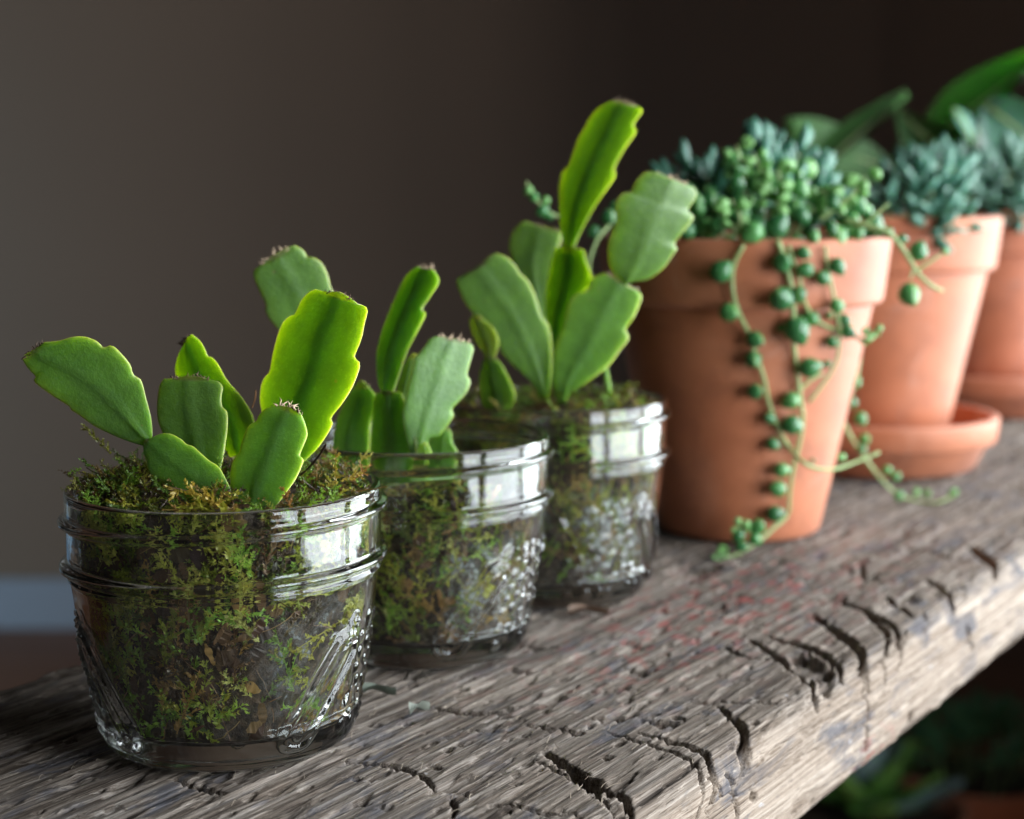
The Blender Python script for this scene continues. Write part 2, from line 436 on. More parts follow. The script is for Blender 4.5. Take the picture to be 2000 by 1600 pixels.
# checks and gouges of the top and its edge: polyline, half width and depth in metres
CRACKS = [
    crack_px([(130, 1020), (230, 1085), (330, 1140), (420, 1190), (540, 1290)], w=0.0011, d=0.0060),
    crack_px([(90, 1050), (200, 1105), (280, 1150), (340, 1200), (440, 1290)], w=0.0005, d=0.0022),
    crack_px([(230, 1090), (300, 1140), (350, 1170)], w=0.0018, d=0.0025),
    crack_px([(60, 912), (140, 928), (200, 935), (275, 948)], w=0.0009, d=0.0030),
    crack_px([(370, 940), (480, 975), (620, 1020), (740, 1065), (800, 1110), (850, 1160)], w=0.0005, d=0.0025),
    crack_px([(500, 945), (640, 985), (750, 1020), (830, 1065), (890, 1110)], w=0.0009, d=0.0045),
    crack_px([(810, 840), (880, 900), (930, 965), (985, 1030)], w=0.0010, d=0.0045),
    crack_px([(900, 950), (950, 985), (985, 1010)], w=0.0020, d=0.0030),
    crack_px([(620, 822), (720, 812), (860, 822), (1030, 828)], w=0.0005, d=0.0018),
    crack_px([(930, 800), (1020, 770)], w=0.0005, d=0.0014),
    crack_px([(930, 580), (1040, 650), (1130, 720), (1230, 800)], w=0.0012, d=0.0040),
    crack_px([(1000, 570), (1120, 600), (1220, 640), (1310, 710)], w=0.0016, d=0.0050),
    crack_px([(1120, 640), (1180, 690), (1250, 750)], w=0.0042, d=0.0034),
    crack_px([(1180, 490), (1250, 540), (1320, 590), (1390, 650), (1440, 690)], w=0.0016, d=0.0070),
    crack_px([(1130, 425), (1270, 430), (1380, 465), (1450, 540), (1490, 600)], w=0.0013, d=0.0040),
    crack_px([(1380, 465), (1450, 500), (1530, 560), (1590, 600)], w=0.0010, d=0.0035),
    crack_px([(1460, 410), (1510, 450), (1560, 490)], w=0.0012, d=0.0030),
    crack_px([(1620, 340), (1680, 380), (1745, 435)], w=0.0014, d=0.0040),
    crack_px([(1400, 230), (1550, 220), (1650, 235), (1760, 270)], w=0.0012, d=0.0030),
    crack_px([(1790, 210), (1840, 250), (1905, 310)], w=0.0018, d=0.0055),
    crack_px([(1365, 270), (1370, 330), (1450, 350), (1520, 350)], w=0.0010, d=0.0025),
    crack_px([(-80, 1228), (0, 1235), (140, 1255), (270, 1272)], w=0.0006, d=0.0024),
    crack_px([(300, 890), (360, 885), (430, 880)], w=0.0008, d=0.0022),
    crack_px([(560, 905), (600, 908), (640, 905)], w=0.0022, d=0.0022),
    crack_px([(640, 315), (700, 310), (790, 300)], w=0.0060, d=0.0045),
    crack_px([(820, 600), (880, 640), (980, 660)], w=0.0008, d=0.0022),
    crack_px([(440, 690), (500, 695), (560, 700)], w=0.0014, d=0.0022),
    crack_px([(60, 600), (120, 610), (180, 605)], w=0.0012, d=0.0020),
    crack_at([(-60, 470), (20, 480), (150, 490), (230, 510), (320, 545), (380, 610)], w=0.0007, d=0.0026),
    crack_at([(340, 208), (480, 230), (600, 236), (730, 225)], w=0.0009, d=0.0030),
    crack_at([(460, 640), (600, 560), (760, 452)], w=0.0004, d=0.0018),
    crack_at([(450, 640), (470, 700), (455, 760)], w=0.0005, d=0.0020),
    crack_at([(1460, 290), (1500, 295)], w=0.0016, d=0.0036),
    crack_at([(1550, 250), (1580, 262)], w=0.0013, d=0.0030),
    crack_at([(540, 320), (640, 322), (760, 318)], w=0.0006, d=0.0018),
    crack_at([(1150, 262), (1260, 262), (1360, 246)], w=0.0008, d=0.0024),
    crack_at([(-900, 560), (-780, 600), (-640, 640)], w=0.0008, d=0.0026),
]
# continuations down the front face and the long grain checks along it: (t, depth below the top)
def face_pt(a, b):
    "front face point seen at a zoomed pixel"
    d = ray(1000 + a / 2.0, 960 + b / 2.0)
    q = _cc - np.array([*P_O[:2], 0.0]); n3 = np.array([*P_N, 0.0])
    p = _cc + d * (-(q @ n3) / (d @ n3))
    return (float((p[:2] - P_O[:2]) @ P_U), float(-p[2]))
FACE_CRACKS = [
    ([face_pt(*p) for p in [(850, 1110), (868, 1160), (880, 1280)]], dict(w=0.0006, d=0.0028)),
    ([face_pt(*p) for p in [(790, 1110), (812, 1160), (818, 1210)]], dict(w=0.0004, d=0.0018)),
    ([face_pt(*p) for p in [(1370, 660), (1392, 740), (1390, 850), (1385, 1010)]], dict(w=0.0008, d=0.0035)),
    ([face_pt(*p) for p in [(1440, 570), (1460, 680), (1455, 790)]], dict(w=0.0006, d=0.0018)),
    ([face_pt(*p) for p in [(760, 1250), (860, 1180), (1030, 1005), (1200, 905), (1400, 800), (1700, 640), (2100, 380)]], dict(w=0.0005, d=0.0022)),
    ([face_pt(*p) for p in [(780, 1270), (940, 1160), (1100, 1060), (1290, 960), (1450, 880), (1620, 780)]], dict(w=0.00035, d=0.0012)),
    ([face_pt(*p) for p in [(1050, 1285), (1180, 1190), (1280, 1120), (1400, 1062)]], dict(w=0.00045, d=0.0015)),
    ([face_pt(*p) for p in [(1780, 540), (1792, 580), (1800, 610)]], dict(w=0.0012, d=0.003)),
    ([face_pt(*p) for p in [(1560, 880), (1572, 900)]], dict(w=0.0014, d=0.003)),
    ([face_pt(*p) for p in [(935, 1190), (950, 1200)]], dict(w=0.0009, d=0.002)),
]

def seg_dist(X, Y, pts):
    best = np.full(X.shape, 1.0); par = np.zeros(X.shape)
    L = len(pts) - 1
    for i in range(L):
        (ax, ay), (bx, by) = pts[i], pts[i + 1]
        dx, dy = bx - ax, by - ay
        u = np.clip(((X - ax) * dx + (Y - ay) * dy) / (dx * dx + dy * dy + 1e-12), 0, 1)
        d = np.hypot(X - ax - u * dx, Y - ay - u * dy)
        m = d < best
        best = np.where(m, d, best); par = np.where(m, (i + u) / L, par)
    return best, par

def build_plank():
    t = np.concatenate([np.arange(-0.35, -0.11, 0.004), np.arange(-0.11, 0.26, 0.00072), np.arange(0.26, 0.60, 0.0015), np.arange(0.60, 0.945, 0.0045)])
    # cross-section: back bottom, back face, top, rounded front edge, front face, underside
    ER = 0.0055
    prof = [(-PW, -PT, 0, -1, 0)]
    prof += [(-PW, z, -1, 0, 0) for z in np.linspace(-PT, -0.004, 8)]
    prof += [(w, 0.0, 0, 1, 0) for w in np.concatenate([np.arange(-PW + 0.003, -0.125, 0.0010), np.arange(-0.125, -ER, 0.00040)])]
    for a in np.linspace(0, math.pi / 2, 21):
        prof.append((-ER + ER * math.sin(a), -ER + ER * math.cos(a), math.sin(a), math.cos(a), a / (math.pi / 2)))
    prof += [(0.0, z, 1, 0, 1) for z in np.arange(-ER - 0.0004, -PT + 0.003, -0.00045)]
    prof += [(-0.003 * (1 - math.cos(a)), -PT + 0.003 - 0.003 * math.sin(a), math.cos(a), -math.sin(a), 1) for a in np.linspace(0.3, math.pi / 2, 5)]
    prof += [(w, -PT, 0, -1, 1) for w in (-0.02, -0.06, -0.12, -PW + 0.001)]
    P = np.array(prof)
    arc = np.r_[0, np.cumsum(np.hypot(np.diff(P[:, 0]), np.diff(P[:, 1])))]
    T, A = np.meshgrid(t, arc, indexing='ij')
    W = np.repeat(P[None, :, 0], len(t), 0); Z = np.repeat(P[None, :, 1], len(t), 0)
    NW = np.repeat(P[None, :, 2], len(t), 0); NZ = np.repeat(P[None, :, 3], len(t), 0); FR = np.repeat(P[None, :, 4], len(t), 0)
    # wandering grain
    Aw = A + 0.0016 * fbm(T / 0.07, A / 0.05, 2, 5)
    h = 0.0006 * fbm(T / 0.09, A / 0.03, 3, 1)
    rough = 0.55 + 0.45 * vnoise(T / 0.045, A / 0.022, 4)                                    # some stretches are more torn than others
    h += 0.00022 * fbm(T / 0.240, Aw / 0.0017, 2, 2)
    h += 0.00020 * fbm(T / 0.110, Aw / 0.0010, 2, 6) * (0.5 + rough)
    h += 0.00022 * fbm(T / 0.0130, Aw / 0.0020, 2, 16) * np.clip(rough - 0.35, 0, 1) * 1.6
    sp = np.abs(fbm(T / 0.16, Aw / 0.0065, 2, 9))
    h -= 0.0012 * np.clip(1 - sp / 0.055, 0, 1) * np.clip(0.4 + vnoise(T / 0.03, A / 0.01, 19), 0, 1)   # long splits of the grain
    h -= 0.0017 * np.clip((fbm(T / 0.019, Aw / 0.0030, 3, 11) - 0.36) * 5.0, 0, 1)           # torn pits
    h -= 0.0012 * np.clip((fbm(T / 0.0050, A / 0.0030, 2, 13) - 0.50) * 7.0, 0, 1)           # small holes
    h += 0.0006 * np.clip((fbm(T / 0.016, Aw / 0.0013, 2, 15) - 0.30) * 3.0, 0, 1)            # loose fibres standing proud
    facew = np.clip(FR, 0, 1)
    h *= 1 - 0.74 * facew                                                                    # the sawn face is smoother
    h += facew * 0.00018 * fbm(T / 0.0035, A / 0.03, 2, 21)
    # wavy, worn front edge
    edge = np.exp(-((FR - 0.5) / 0.35) ** 2) * (FR > 0) * (FR < 1)
    h -= edge * (0.0012 + 0.0016 * fbm(T / 0.028, T * 0 + 3.3, 3, 31))
    # cracks
    Wt = np.where(FR > 0.5, np.minimum(W, 0) - Z * 0.0, W)
    fine = 0.00020 * fbm(T / 0.0030, A / 0.0020, 2, 41)
    topm = (FR < 0.999) & (NZ > -0.5)
    arc_top0 = arc[9] if len(arc) > 9 else 0
    Wu = -0.0055 + (A - arc[np.argmin(np.abs(P[:, 0] + 0.0055) + 10 * (P[:, 4] > 0))])         # unrolled distance from the edge
    dep = np.zeros_like(h)
    for pts, k in CRACKS:
        xs = [p[0] for p in pts]; ys = [p[1] for p in pts]; m = 6 * k['w'] + 0.004
        box_ = (T > min(xs) - m) & (T < max(xs) + m) & (Wu > min(ys) - m) & (Wu < max(ys) + m)
        if not box_.any(): continue
        d, u = seg_dist(T[box_] + 1.1 * fine[box_], Wu[box_] + 0.8 * fine[box_], pts)
        ww = k['w'] * (0.35 + 0.75 * np.sin(np.pi * np.clip(u * 0.86 + 0.10, 0, 1))) + fine[box_] * 0.6
        g = np.clip((1.22 - d / np.maximum(ww, 1e-4)) * 1.6, 0, 1)
        dep[box_] = np.maximum(dep[box_], g * k['d'] * (0.85 + 1200 * fine[box_])) 
    D = -Z
    for pts, k in FACE_CRACKS:
        xs = [p[0] for p in pts]; ys = [p[1] for p in pts]; m = 6 * k['w'] + 0.003
        box_ = (T > min(xs) - m) & (T < max(xs) + m) & (D > min(ys) - m) & (D < max(ys) + m) & (FR > 0.6) & (NW > 0.3)
        if not box_.any(): continue
        d, u = seg_dist(T[box_], D[box_] + 0.5 * fine[box_], pts)
        g = np.clip(1.35 - d / k['w'], 0, 1); g = g * g * (3 - 2 * g)
        dep[box_] = np.maximum(dep[box_], g * k['d'])
    h = h - dep
    # ragged lower edge
    low = np.clip((D - (PT - 0.007)) / 0.007, 0, 1) * (NW > 0.2)
    h -= low * (0.0012 + 0.0022 * np.abs(fbm(T / 0.02, T * 0 + 7.7, 3, 51)))
    under = (NZ < -0.5)
    h = np.where(under & (W < -0.01), 0.0, h)
    V = np.stack([T, W + NW * h, Z + NZ * h], -1)
    # the ragged lower edge also varies in height
    V[..., 2] += low * 0.0024 * fbm(T / 0.030, T * 0 + 1.7, 3, 61)
    n, m = T.shape
    F = grid_faces(n, m, True)[:, ::-1]
    me = mesh_np('plank', V.reshape(-1, 3), F)
    a = me.attributes.new('fresh', 'FLOAT', 'POINT')
    fresh = np.clip(FR * 0.75 + 0.22 + 0.25 * np.clip((W + 0.05) / 0.05, 0, 1) * (FR <= 0), 0, 1)
    a.data.foreach_set('value', fresh.ravel().astype(np.float32))
    r = me.attributes.new('red', 'FLOAT', 'POINT')
    redm = np.exp(-((T - 0.17) / 0.09) ** 2) * np.exp(-((W + 0.055) / 0.028) ** 2) + 0.9 * np.exp(-((T - 0.135) / 0.012) ** 2) * np.exp(-((D - 0.028) / 0.006) ** 2)
    r.data.foreach_set('value', redm.ravel().astype(np.float32))
    o = link('wooden_plank', me, None, M_WOOD)
    o.location = (P_O[0], P_O[1], 0.0); o.rotation_euler = (0, 0, P_ANG)
    # local x = along, local y must be the front normal: u rotated by -90 degrees
    me.transform(Matrix.Scale(-1, 4, (0, 1, 0))); me.flip_normals()
    return tag(o, 'weathered rough wooden plank with cracked edge carrying all the jars and pots', 'plank')
plank = build_plank()

# ================================================================== jars
JH = 0.0579
JARS = [  # x, y, height, turn of the pattern, moss top below the rim
    dict(x=-0.06447, y=0.36293, h=0.0581, rot=0.0),
    dict(x=-0.02493, y=0.43880, h=0.0581, rot=R_(160)),
    dict(x=0.01266, y=0.50122, h=0.0603, rot=R_(-62)),
]
def jar_outer(z, H):
    "radius of the plain outer wall (mm) at height z (mm)"
    k = H / 58.1
    zs = np.array([0, 0.4, 1.4, 3.0, 6.0, 12, 20, 28, 36, 38.5, 39.6, 58.2]) * k
    rs = np.array([25.0, 26.4, 27.8, 28.6, 29.3, 30.4, 31.7, 32.9, 33.9, 34.3, 34.7, 35.0])
    return np.interp(z, zs, rs)
def jar_inner(z, H):
    return np.minimum(jar_outer(z, H) - 2.5, 32.4 - 12.0 * np.clip((9.5 - z) / 4.0, 0, 1) ** 3)

def build_jar(spec, label, seed):
    H = spec['h'] * 1000; k = H / 58.1
    seg = 288
    th = np.linspace(-np.pi, np.pi, seg, endpoint=False)          # 0 faces the photographer, positive to the right
    zo = np.concatenate([[1.2, 1.0, 0.2, 0.0], np.linspace(0.25, 3, 8), np.linspace(3.4, 28, 64), np.linspace(28.4, 57.0, 92), [57.4]]) * k
    ro = np.concatenate([[8, 19, 23.5, 24.6], jar_outer(zo[4:], H)])
    TH, ZO = np.meshgrid(th, zo, indexing='xy')
    RO = np.repeat(ro[:, None], seg, 1)
    body = (np.arange(len(zo)) > 4)[:, None]
    B = np.zeros_like(RO)
    # the thread bead and the lower bead
    tilt = np.sin(TH)
    z1 = (52.6 + 1.25 * tilt) * k; z2 = (42.0 + 0.55 * tilt) * k
    B += 1.55 * np.exp(-((ZO - z1) / 0.95) ** 4)
    B += 1.70 * np.exp(-((ZO - z2) / 1.05) ** 4)
    B += 0.45 * np.exp(-((ZO - z2 + 2.6) / 0.55) ** 2)
    # embossed fruit pattern of the lower body: long lobes and clusters of beads
    TP = (TH - spec['rot'] + np.pi) % (2 * np.pi) - np.pi
    fade = np.clip((ZO - 3.5) / 1.5, 0, 1) * np.clip((33 * k - ZO) / 3, 0, 1)
    arc_ = lambda t0: ((TP - t0 + np.pi) % (2 * np.pi) - np.pi) * 31.0
    def lobe(t0, z0, t1, z1_, hw, hh):
        dx = (t1 - t0) * 31.0; dz = z1_ - z0
        u = np.clip((arc_(t0) * dx + (ZO / k - z0) * dz) / (dx * dx + dz * dz), 0, 1)
        d = np.hypot(arc_(t0) - u * dx, ZO / k - z0 - u * dz) / hw
        return hh * (np.exp(-((d - 0.80) / 0.22) ** 2) + 0.45 * np.exp(-(d / 0.30) ** 2) + 0.25 * (d < 0.8))
    rng = np.random.RandomState(seed)
    E = np.zeros_like(RO)
    for s in (0, math.pi):
        for g in (-1, 1):
            E = np.maximum(E, lobe(s + g * R_(60), 24.5, s + g * R_(38), 7.5, 4.2, 1.10))
            E = np.maximum(E, lobe(s + g * R_(66), 31.0, s + g * R_(60), 25.5, 1.5, 0.8))
        spots = []
        for _ in range(900):
            a = rng.uniform(R_(56), R_(124)); z = rng.uniform(4.5, 31)
            if abs(a - R_(90)) < R_(27) * (1.05 - (z - 4) / 50):
                r = rng.uniform(1.2, 2.0)
                if all(math.hypot((a - b) * 31, z - c) > 1.05 * (r + q) for b, c, q in spots): spots.append((a, z, r))
        for a, z, r in spots:
            d = np.hypot(arc_(a + s), ZO / k - z) / r
            E = np.maximum(E, 0.55 * np.clip(1 - d * d, 0, 1) ** 0.8)
        # faint ripples of the plain panel
        for _ in range(7):
            a, z, r = rng.uniform(R_(-22), R_(22)), rng.uniform(5, 24), rng.uniform(0.8, 2.2)
            d = np.hypot(arc_(a + s), ZO / k - z) / r
            E = np.maximum(E, 0.22 * np.sqrt(np.clip(1 - d * d, 0, 1)))
    B += E * fade
    B += 0.06 * fbm(TH * 2.2, ZO / 14, 2, seed) * fade
    RO = RO + B * body
    # rounded lip and the inside
    lip = [(34.9, 57.75), (34.55, 58.05), (33.9, 58.15), (33.2, 58.0), (32.75, 57.6)]
    zi = np.concatenate([np.linspace(57.0, 10.0, 40), [9.0, 8.0, 7.2, 6.6, 6.25, 6.1, 6.1]]) * k
    ri = np.concatenate([jar_inner(zi[:40], H), [jar_inner(9.0 * k, H), 29.0, 27.6, 25.6, 22.0, 14.0, 5.0]])
    R2 = np.concatenate([RO, np.array([[a] * seg for a, _ in lip]), np.repeat(ri[:, None], seg, 1)])
    Z2 = np.concatenate([ZO, np.array([[b * k] * seg for _, b in lip]), np.repeat(zi[:, None], seg, 1)])
    TT = np.repeat(th[None], len(R2), 0)
    V = np.stack([R2 * np.sin(TT), -R2 * np.cos(TT), Z2], -1).reshape(-1, 3) / 1000
    F = grid_faces(len(R2), seg, True)
    nV = len(V)
    V = np.concatenate([V, [[0, 0, 0.0012 * k], [0, 0, 0.0061 * k]]])
    j = np.arange(seg)
    tri = np.concatenate([F[:, [0, 1, 2]], F[:, [0, 2, 3]], np.stack([(j + 1) % seg, j, np.full(seg, nV)], -1),
                          np.stack([(len(R2) - 1) * seg + j, (len(R2) - 1) * seg + (j + 1) % seg, np.full(seg, nV + 1)], -1)])
    me = mesh_np('jar', V, tri)
    o = link('glass_jar', me, None, M_GLASS)
    o.location = (spec['x'], spec['y'], 0.0008)
    return tag(o, label, 'jar', 'glass jars lined up on the plank')
def mat_fog():
    k = NT('condensation')
    v = k.mapping((1, 1, 1))
    at_ = k.n('Attribute', attribute_name='film')
    n = k.ramp(k.noise(v, 150, 5, 0.7, 0.8), [(0.44, 0.0), (0.62, 1.0)])
    drops = k.ramp(k.noise(v, 900, 2, 0.5), [(0.45, 0.25), (0.65, 1.0)])
    f = k.math('MULTIPLY', k.math('MULTIPLY', at_.outputs['Fac'], n), drops, True)
    d = k.n('BsdfDiffuse', Color=(0.86, 0.89, 0.92)); t = k.n('BsdfTranslucent', Color=(0.86, 0.89, 0.92))
    m1 = k.n('MixShader', Fac=0.5); k.t.links.new(d.outputs[0], m1.inputs[1]); k.t.links.new(t.outputs[0], m1.inputs[2])
    tr = k.n('BsdfTransparent'); m2 = k.n('MixShader'); k.set(m2.inputs[0], f)
    k.t.links.new(tr.outputs[0], m2.inputs[1]); k.t.links.new(m1.outputs[0], m2.inputs[2])
    k.t.links.new(m2.outputs[0], k.out.inputs['Surface'])
    return k.m
M_FOG = mat_fog()
def fog(jar, spec, a0, da, z0, dz, amount):
    H = spec['h'] * 1000; A = np.linspace(a0 - 1.6 * da, a0 + 1.6 * da, 70); Zs = np.linspace(8.5, 44, 50)
    AA, ZZ = np.meshgrid(A, Zs, indexing='xy'); R = jar_inner(ZZ, H) - 0.10
    me = mesh_np('condensation', np.stack([R * np.sin(AA), -R * np.cos(AA), ZZ], -1).reshape(-1, 3) / 1000, grid_faces(50, 70))
    w = amount * np.exp(-((AA - a0) / da) ** 4) * np.exp(-((ZZ - z0) / dz) ** 4)
    a = me.attributes.new('film', 'FLOAT', 'POINT'); a.data.foreach_set('value', w.ravel().astype(np.float32))
    o = link('condensation', me, jar, M_FOG); o['label'] = 'whitish film of condensation inside the glass'
jar_a = build_jar(JARS[0], 'largest looking clear glass jar at the near end, full of moss up to its rim', 3)
jar_b = build_jar(JARS[1], 'middle clear glass jar, moss well below its empty rim, between the two other jars', 4)
jar_c = build_jar(JARS[2], 'farthest clear glass jar with bead pattern, beside the terracotta pot with trailing pearls', 5)

fog(jar_a, JARS[0], 0.85, 0.42, 24, 12, 0.55)
fog(jar_b, JARS[1], 0.80, 0.55, 22, 13, 0.95)
fog(jar_c, JARS[2], 0.75, 0.60, 23, 14, 1.15)

# ------------------------------------------------------------------ moss and soil inside the jars
MOSS_COLS = np.array([(0.105, 0.125, 0.018), (0.170, 0.195, 0.024), (0.300, 0.285, 0.045), (0.125, 0.215, 0.028), (0.190, 0.320, 0.040),
                      (0.240, 0.150, 0.045), (0.125, 0.072, 0.030), (0.055, 0.038, 0.020), (0.060, 0.090, 0.020), (0.400, 0.340, 0.080)])
def sprig_template(rng, big=1.0):
    "a feathery moss shoot lying along x: stem and side branches set with overlapping slender pointed leaves"
    V = []; Q = []
    def leaf(p, d, l):
        w = l * rng.uniform(0.20, 0.31)
        q = np.cross(d, rng.normal(0, 1, 3)); q /= np.linalg.norm(q) + 1e-9
        k = np.cross(d, q) * l * rng.uniform(-0.25, 0.25)
        b = len(V); V.extend([p, p + d * l * .38 - q * w, p + d * l + k, p + d * l * .38 + q * w]); Q.append((b, b + 1, b + 2, b + 3))
    def axis(p, d, L, n, l0):
        bend = rng.normal(0, 0.05, 3)
        for i in range(n):
            u = (i + 0.3) / n; dd = d + bend * u * 3; dd /= np.linalg.norm(dd); c = p + d * L * u + bend * L * u * u
            for s in range(2):
                o = rng.normal(0, 1, 3); o[2] *= 0.6; o -= dd * (o @ dd); o /= np.linalg.norm(o) + 1e-9
                v = dd * rng.uniform(0.55, 1.0) + o * rng.uniform(0.45, 0.85); v /= np.linalg.norm(v)
                leaf(c, v, l0 * rng.uniform(0.75, 1.25) * (1.1 - 0.45 * u))
        e = p + d * L + bend * L; w = 0.09 * big; b = len(V)
        V.extend([p + (0, -w, 0), p + (0, w, 0), e + (0, w * .5, 0), e + (0, -w * .5, 0)]); Q.append((b, b + 1, b + 2, b + 3))
        return lambda u: p + d * L * u + bend * L * u * u
    L = rng.uniform(5, 9.5) * big; l0 = 1.10 * big ** 0.5
    f = axis(np.zeros(3), np.array([1.0, 0, 0]), L, int(11 * big ** 0.5), l0)
    nb = rng.randint(2, 6)
    for i in range(nb):
        u = 0.2 + 0.65 * (i + rng.rand()) / nb; sd = 1 if i % 2 else -1; a = sd * rng.uniform(0.6, 1.1)
        d = np.array([math.cos(a), math.sin(a), rng.uniform(-0.3, 0.4)]); d /= np.linalg.norm(d)
        axis(f(u), d, L * rng.uniform(0.22, 0.42) * (1.15 - 0.6 * u), 6, l0 * 0.85)
    return np.array(V), np.array(Q)
def flake_template(rng):
    "an irregular curled flake of bark or dead leaf"
    n = 7; V = [np.zeros(3)]; Q = []
    L, w = rng.uniform(2.0, 6.5), rng.uniform(0.6, 1.9)
    for i in range(n + 1):
        u = i / n
        wd = w * math.sin(math.pi * (0.1 + 0.8 * u)) * rng.uniform(0.6, 1.2)
        V += [np.array([(u - .5) * L, -wd, rng.uniform(-.2, .3)]), np.array([(u - .5) * L, wd, rng.uniform(-.2, .3)])]
    V = V[1:]
    for i in range(n): Q.append((2 * i, 2 * i + 1, 2 * i + 3, 2 * i + 2))
    return np.array(V), np.array(Q)
def twig_template(rng):
    L = rng.uniform(3, 9); V = []; Q = []; w = 0.13
    c = rng.uniform(-0.09, 0.09)
    for i in range(7):
        x = L * i / 6
        for a in (0, 2.1, 4.2): V.append(np.array([x, c * x * x + w * math.cos(a), w * math.sin(a) + 0.1 * math.sin(x)]))
    for i in range(6):
        for a in range(3): Q.append((3 * i + a, 3 * i + (a + 1) % 3, 3 * i + 3 + (a + 1) % 3, 3 * i + 3 + a))
    return np.array(V), np.array(Q)

def build_moss(spec, seed, top, n_wall, n_top, label, soil_label, hero=(), gap=6.0):
    rng = np.random.RandomState(seed); H = spec['h'] * 1000
    T = [sprig_template(rng, 1.25) for _ in range(14)]; TB = [sprig_template(rng, 2.0) for _ in range(4)]
    FK = [flake_template(rng) for _ in range(8)]; TW = [twig_template(rng) for _ in range(6)]
    VV, QQ, CC = [], [], []; off = 0
    def put(V, Q, c):
        nonlocal off
        VV.append(V); QQ.append(Q + off); off += len(V)
        cc = np.clip(c * rng.uniform(0.75, 1.3) + rng.uniform(-0.01, 0.01, 3), 0.004, 0.6)
        f = rng.uniform(0.75, 1.25, len(V))[:, None]
        CC.append(cc * f)
    # pressed against the wall
    for i in range(n_wall):
        kind = rng.rand()
        a0 = rng.uniform(-np.pi, np.pi); z0 = 7.5 + (top(a0, 31) - 8.5) * rng.rand() ** 0.9
        if abs(a0 - 1.15) < 0.62 and abs(z0 - 22) < 14 and rng.rand() < 0.62: continue      # loose, airy side
        # shoots come in drifts of green, olive and brown
        drift = fbm(np.array([a0 * 1.9 + 20]), np.array([z0 / 9.0]), 2, seed)[0]
        if kind < 0.64:
            V, Q = (T + TB)[rng.randint(18)]
            w = np.array([1.2, 1.2, 1.0, 0.8, 0.7, 0.7, 0.6, 0.6, 0.9, 0.45])
            if drift > 0.05: w = np.array([0.5, 1.0, 1.4, 1.2, 1.6, 0.3, 0.2, 0.1, 0.4, 0.9])
            if drift < -0.25: w = np.array([0.8, 0.4, 0.2, 0.2, 0.1, 1.2, 1.6, 1.8, 1.0, 0.2])
            c = MOSS_COLS[rng.choice(10, p=w / w.sum())]
        elif kind < 0.88:
            V, Q = FK[rng.randint(8)]; c = np.array([(0.060, 0.034, 0.017), (0.120, 0.068, 0.030), (0.028, 0.018, 0.011), (0.23, 0.13, 0.05)][rng.choice(4, p=[.4, .28, .24, .08])])
        else:
            V, Q = TW[rng.randint(6)]; c = np.array([(0.10, 0.055, 0.026), (0.19, 0.12, 0.05)][rng.randint(2)])
        al = rng.uniform(0, 2 * np.pi)
        if kind < 0.64: al = rng.normal(math.pi / 2 + 0.35, 0.9)
        x = V[:, 0] * math.cos(al) - V[:, 1] * math.sin(al); y = V[:, 0] * math.sin(al) + V[:, 1] * math.cos(al)
        zz = np.clip(z0 + y, 6.9, None); zl = min(top(a0, 31) + 0.8, H - 0.6)
        zz = np.where(zz > zl, zl - 0.35 * (zz - zl), zz); zz = np.clip(zz, 6.9, None)
        dpt = 0.35 + abs(rng.normal(0, 1.3))
        rr = jar_inner(zz, H) - np.maximum(dpt - V[:, 2] * 0.9, 0.22)
        aa = a0 + x / 31.0
        put(np.stack([rr * np.sin(aa), -rr * np.cos(aa), zz], -1), Q, c * 1.9)
    # growing out of the top
    for i in range(n_top):
        r = 31.0 * math.sqrt(rng.rand()); a = rng.uniform(-np.pi, np.pi); z0 = top(a, r)
        kind = rng.rand()
        if kind < 0.80:
            V, Q = T[rng.randint(14)]; V = V * rng.uniform(0.5, 0.95)
            c = MOSS_COLS[rng.choice(10, p=[.14, .15, .08, .12, .10, .10, .10, .07, .10, .04])]; el = rng.uniform(-0.25, 0.85)
        elif kind < 0.9:
            V, Q = FK[rng.randint(8)]; c = np.array((0.07, 0.042, 0.022)) * rng.uniform(0.5, 2.6); el = rng.uniform(-0.3, 0.6)
        else:
            V, Q = TW[rng.randint(6)]; c = np.array((0.11, 0.062, 0.03)) * rng.uniform(0.4, 2.2); el = rng.uniform(0.0, 0.9)
        az = rng.uniform(0, 2 * np.pi); rl = rng.uniform(-0.9, 0.9)
        M = Matrix.Rotation(az, 3, 'Z') @ Matrix.Rotation(-el, 3, 'Y') @ Matrix.Rotation(rl, 3, 'X')
        W = V @ np.array(M).T + np.array([r * math.sin(a), -r * math.cos(a), z0 - 0.6])
        # below the lip nothing may pass through the glass
        rad = np.hypot(W[:, 0], W[:, 1]); lim = np.where(W[:, 2] < H + 0.4, jar_inner(np.minimum(W[:, 2], H - 1), H) - 0.3, 99)
        s = np.minimum(1, lim / np.maximum(rad, 1e-6)); W[:, 0] *= s; W[:, 1] *= s
        put(W, Q, c)
    # single shoots and twigs that stand out: (base point, tip point, tint, kind) in jar coordinates, mm
    for b_, t_, c, kind in hero:
        b_, t_ = np.array(b_), np.array(t_); ax = t_ - b_; L = np.linalg.norm(ax); ax /= L
        V, Q = (TW if kind == 'twig' else TB if kind == 'big' else T)[rng.randint(4)]
        V = V * (L / V[:, 0].max()); n_ = np.cross(ax, [0.3, 1, 0.2]); n_ /= np.linalg.norm(n_); m_ = np.cross(ax, n_)
        put(b_ + V[:, :1] * ax + V[:, 1:2] * n_ - V[:, 2:] * m_, Q, np.array(c))
    V = np.concatenate(VV) / 1000; Q = np.concatenate(QQ); C = np.concatenate(CC)
    me = mesh_np('moss', V, Q, smooth=False)
    ca = me.color_attributes.new('tint', 'FLOAT_COLOR', 'POINT')
    ca.data.foreach_set('color', np.concatenate([C, np.ones((len(C), 1))], 1).astype(np.float32).ravel())
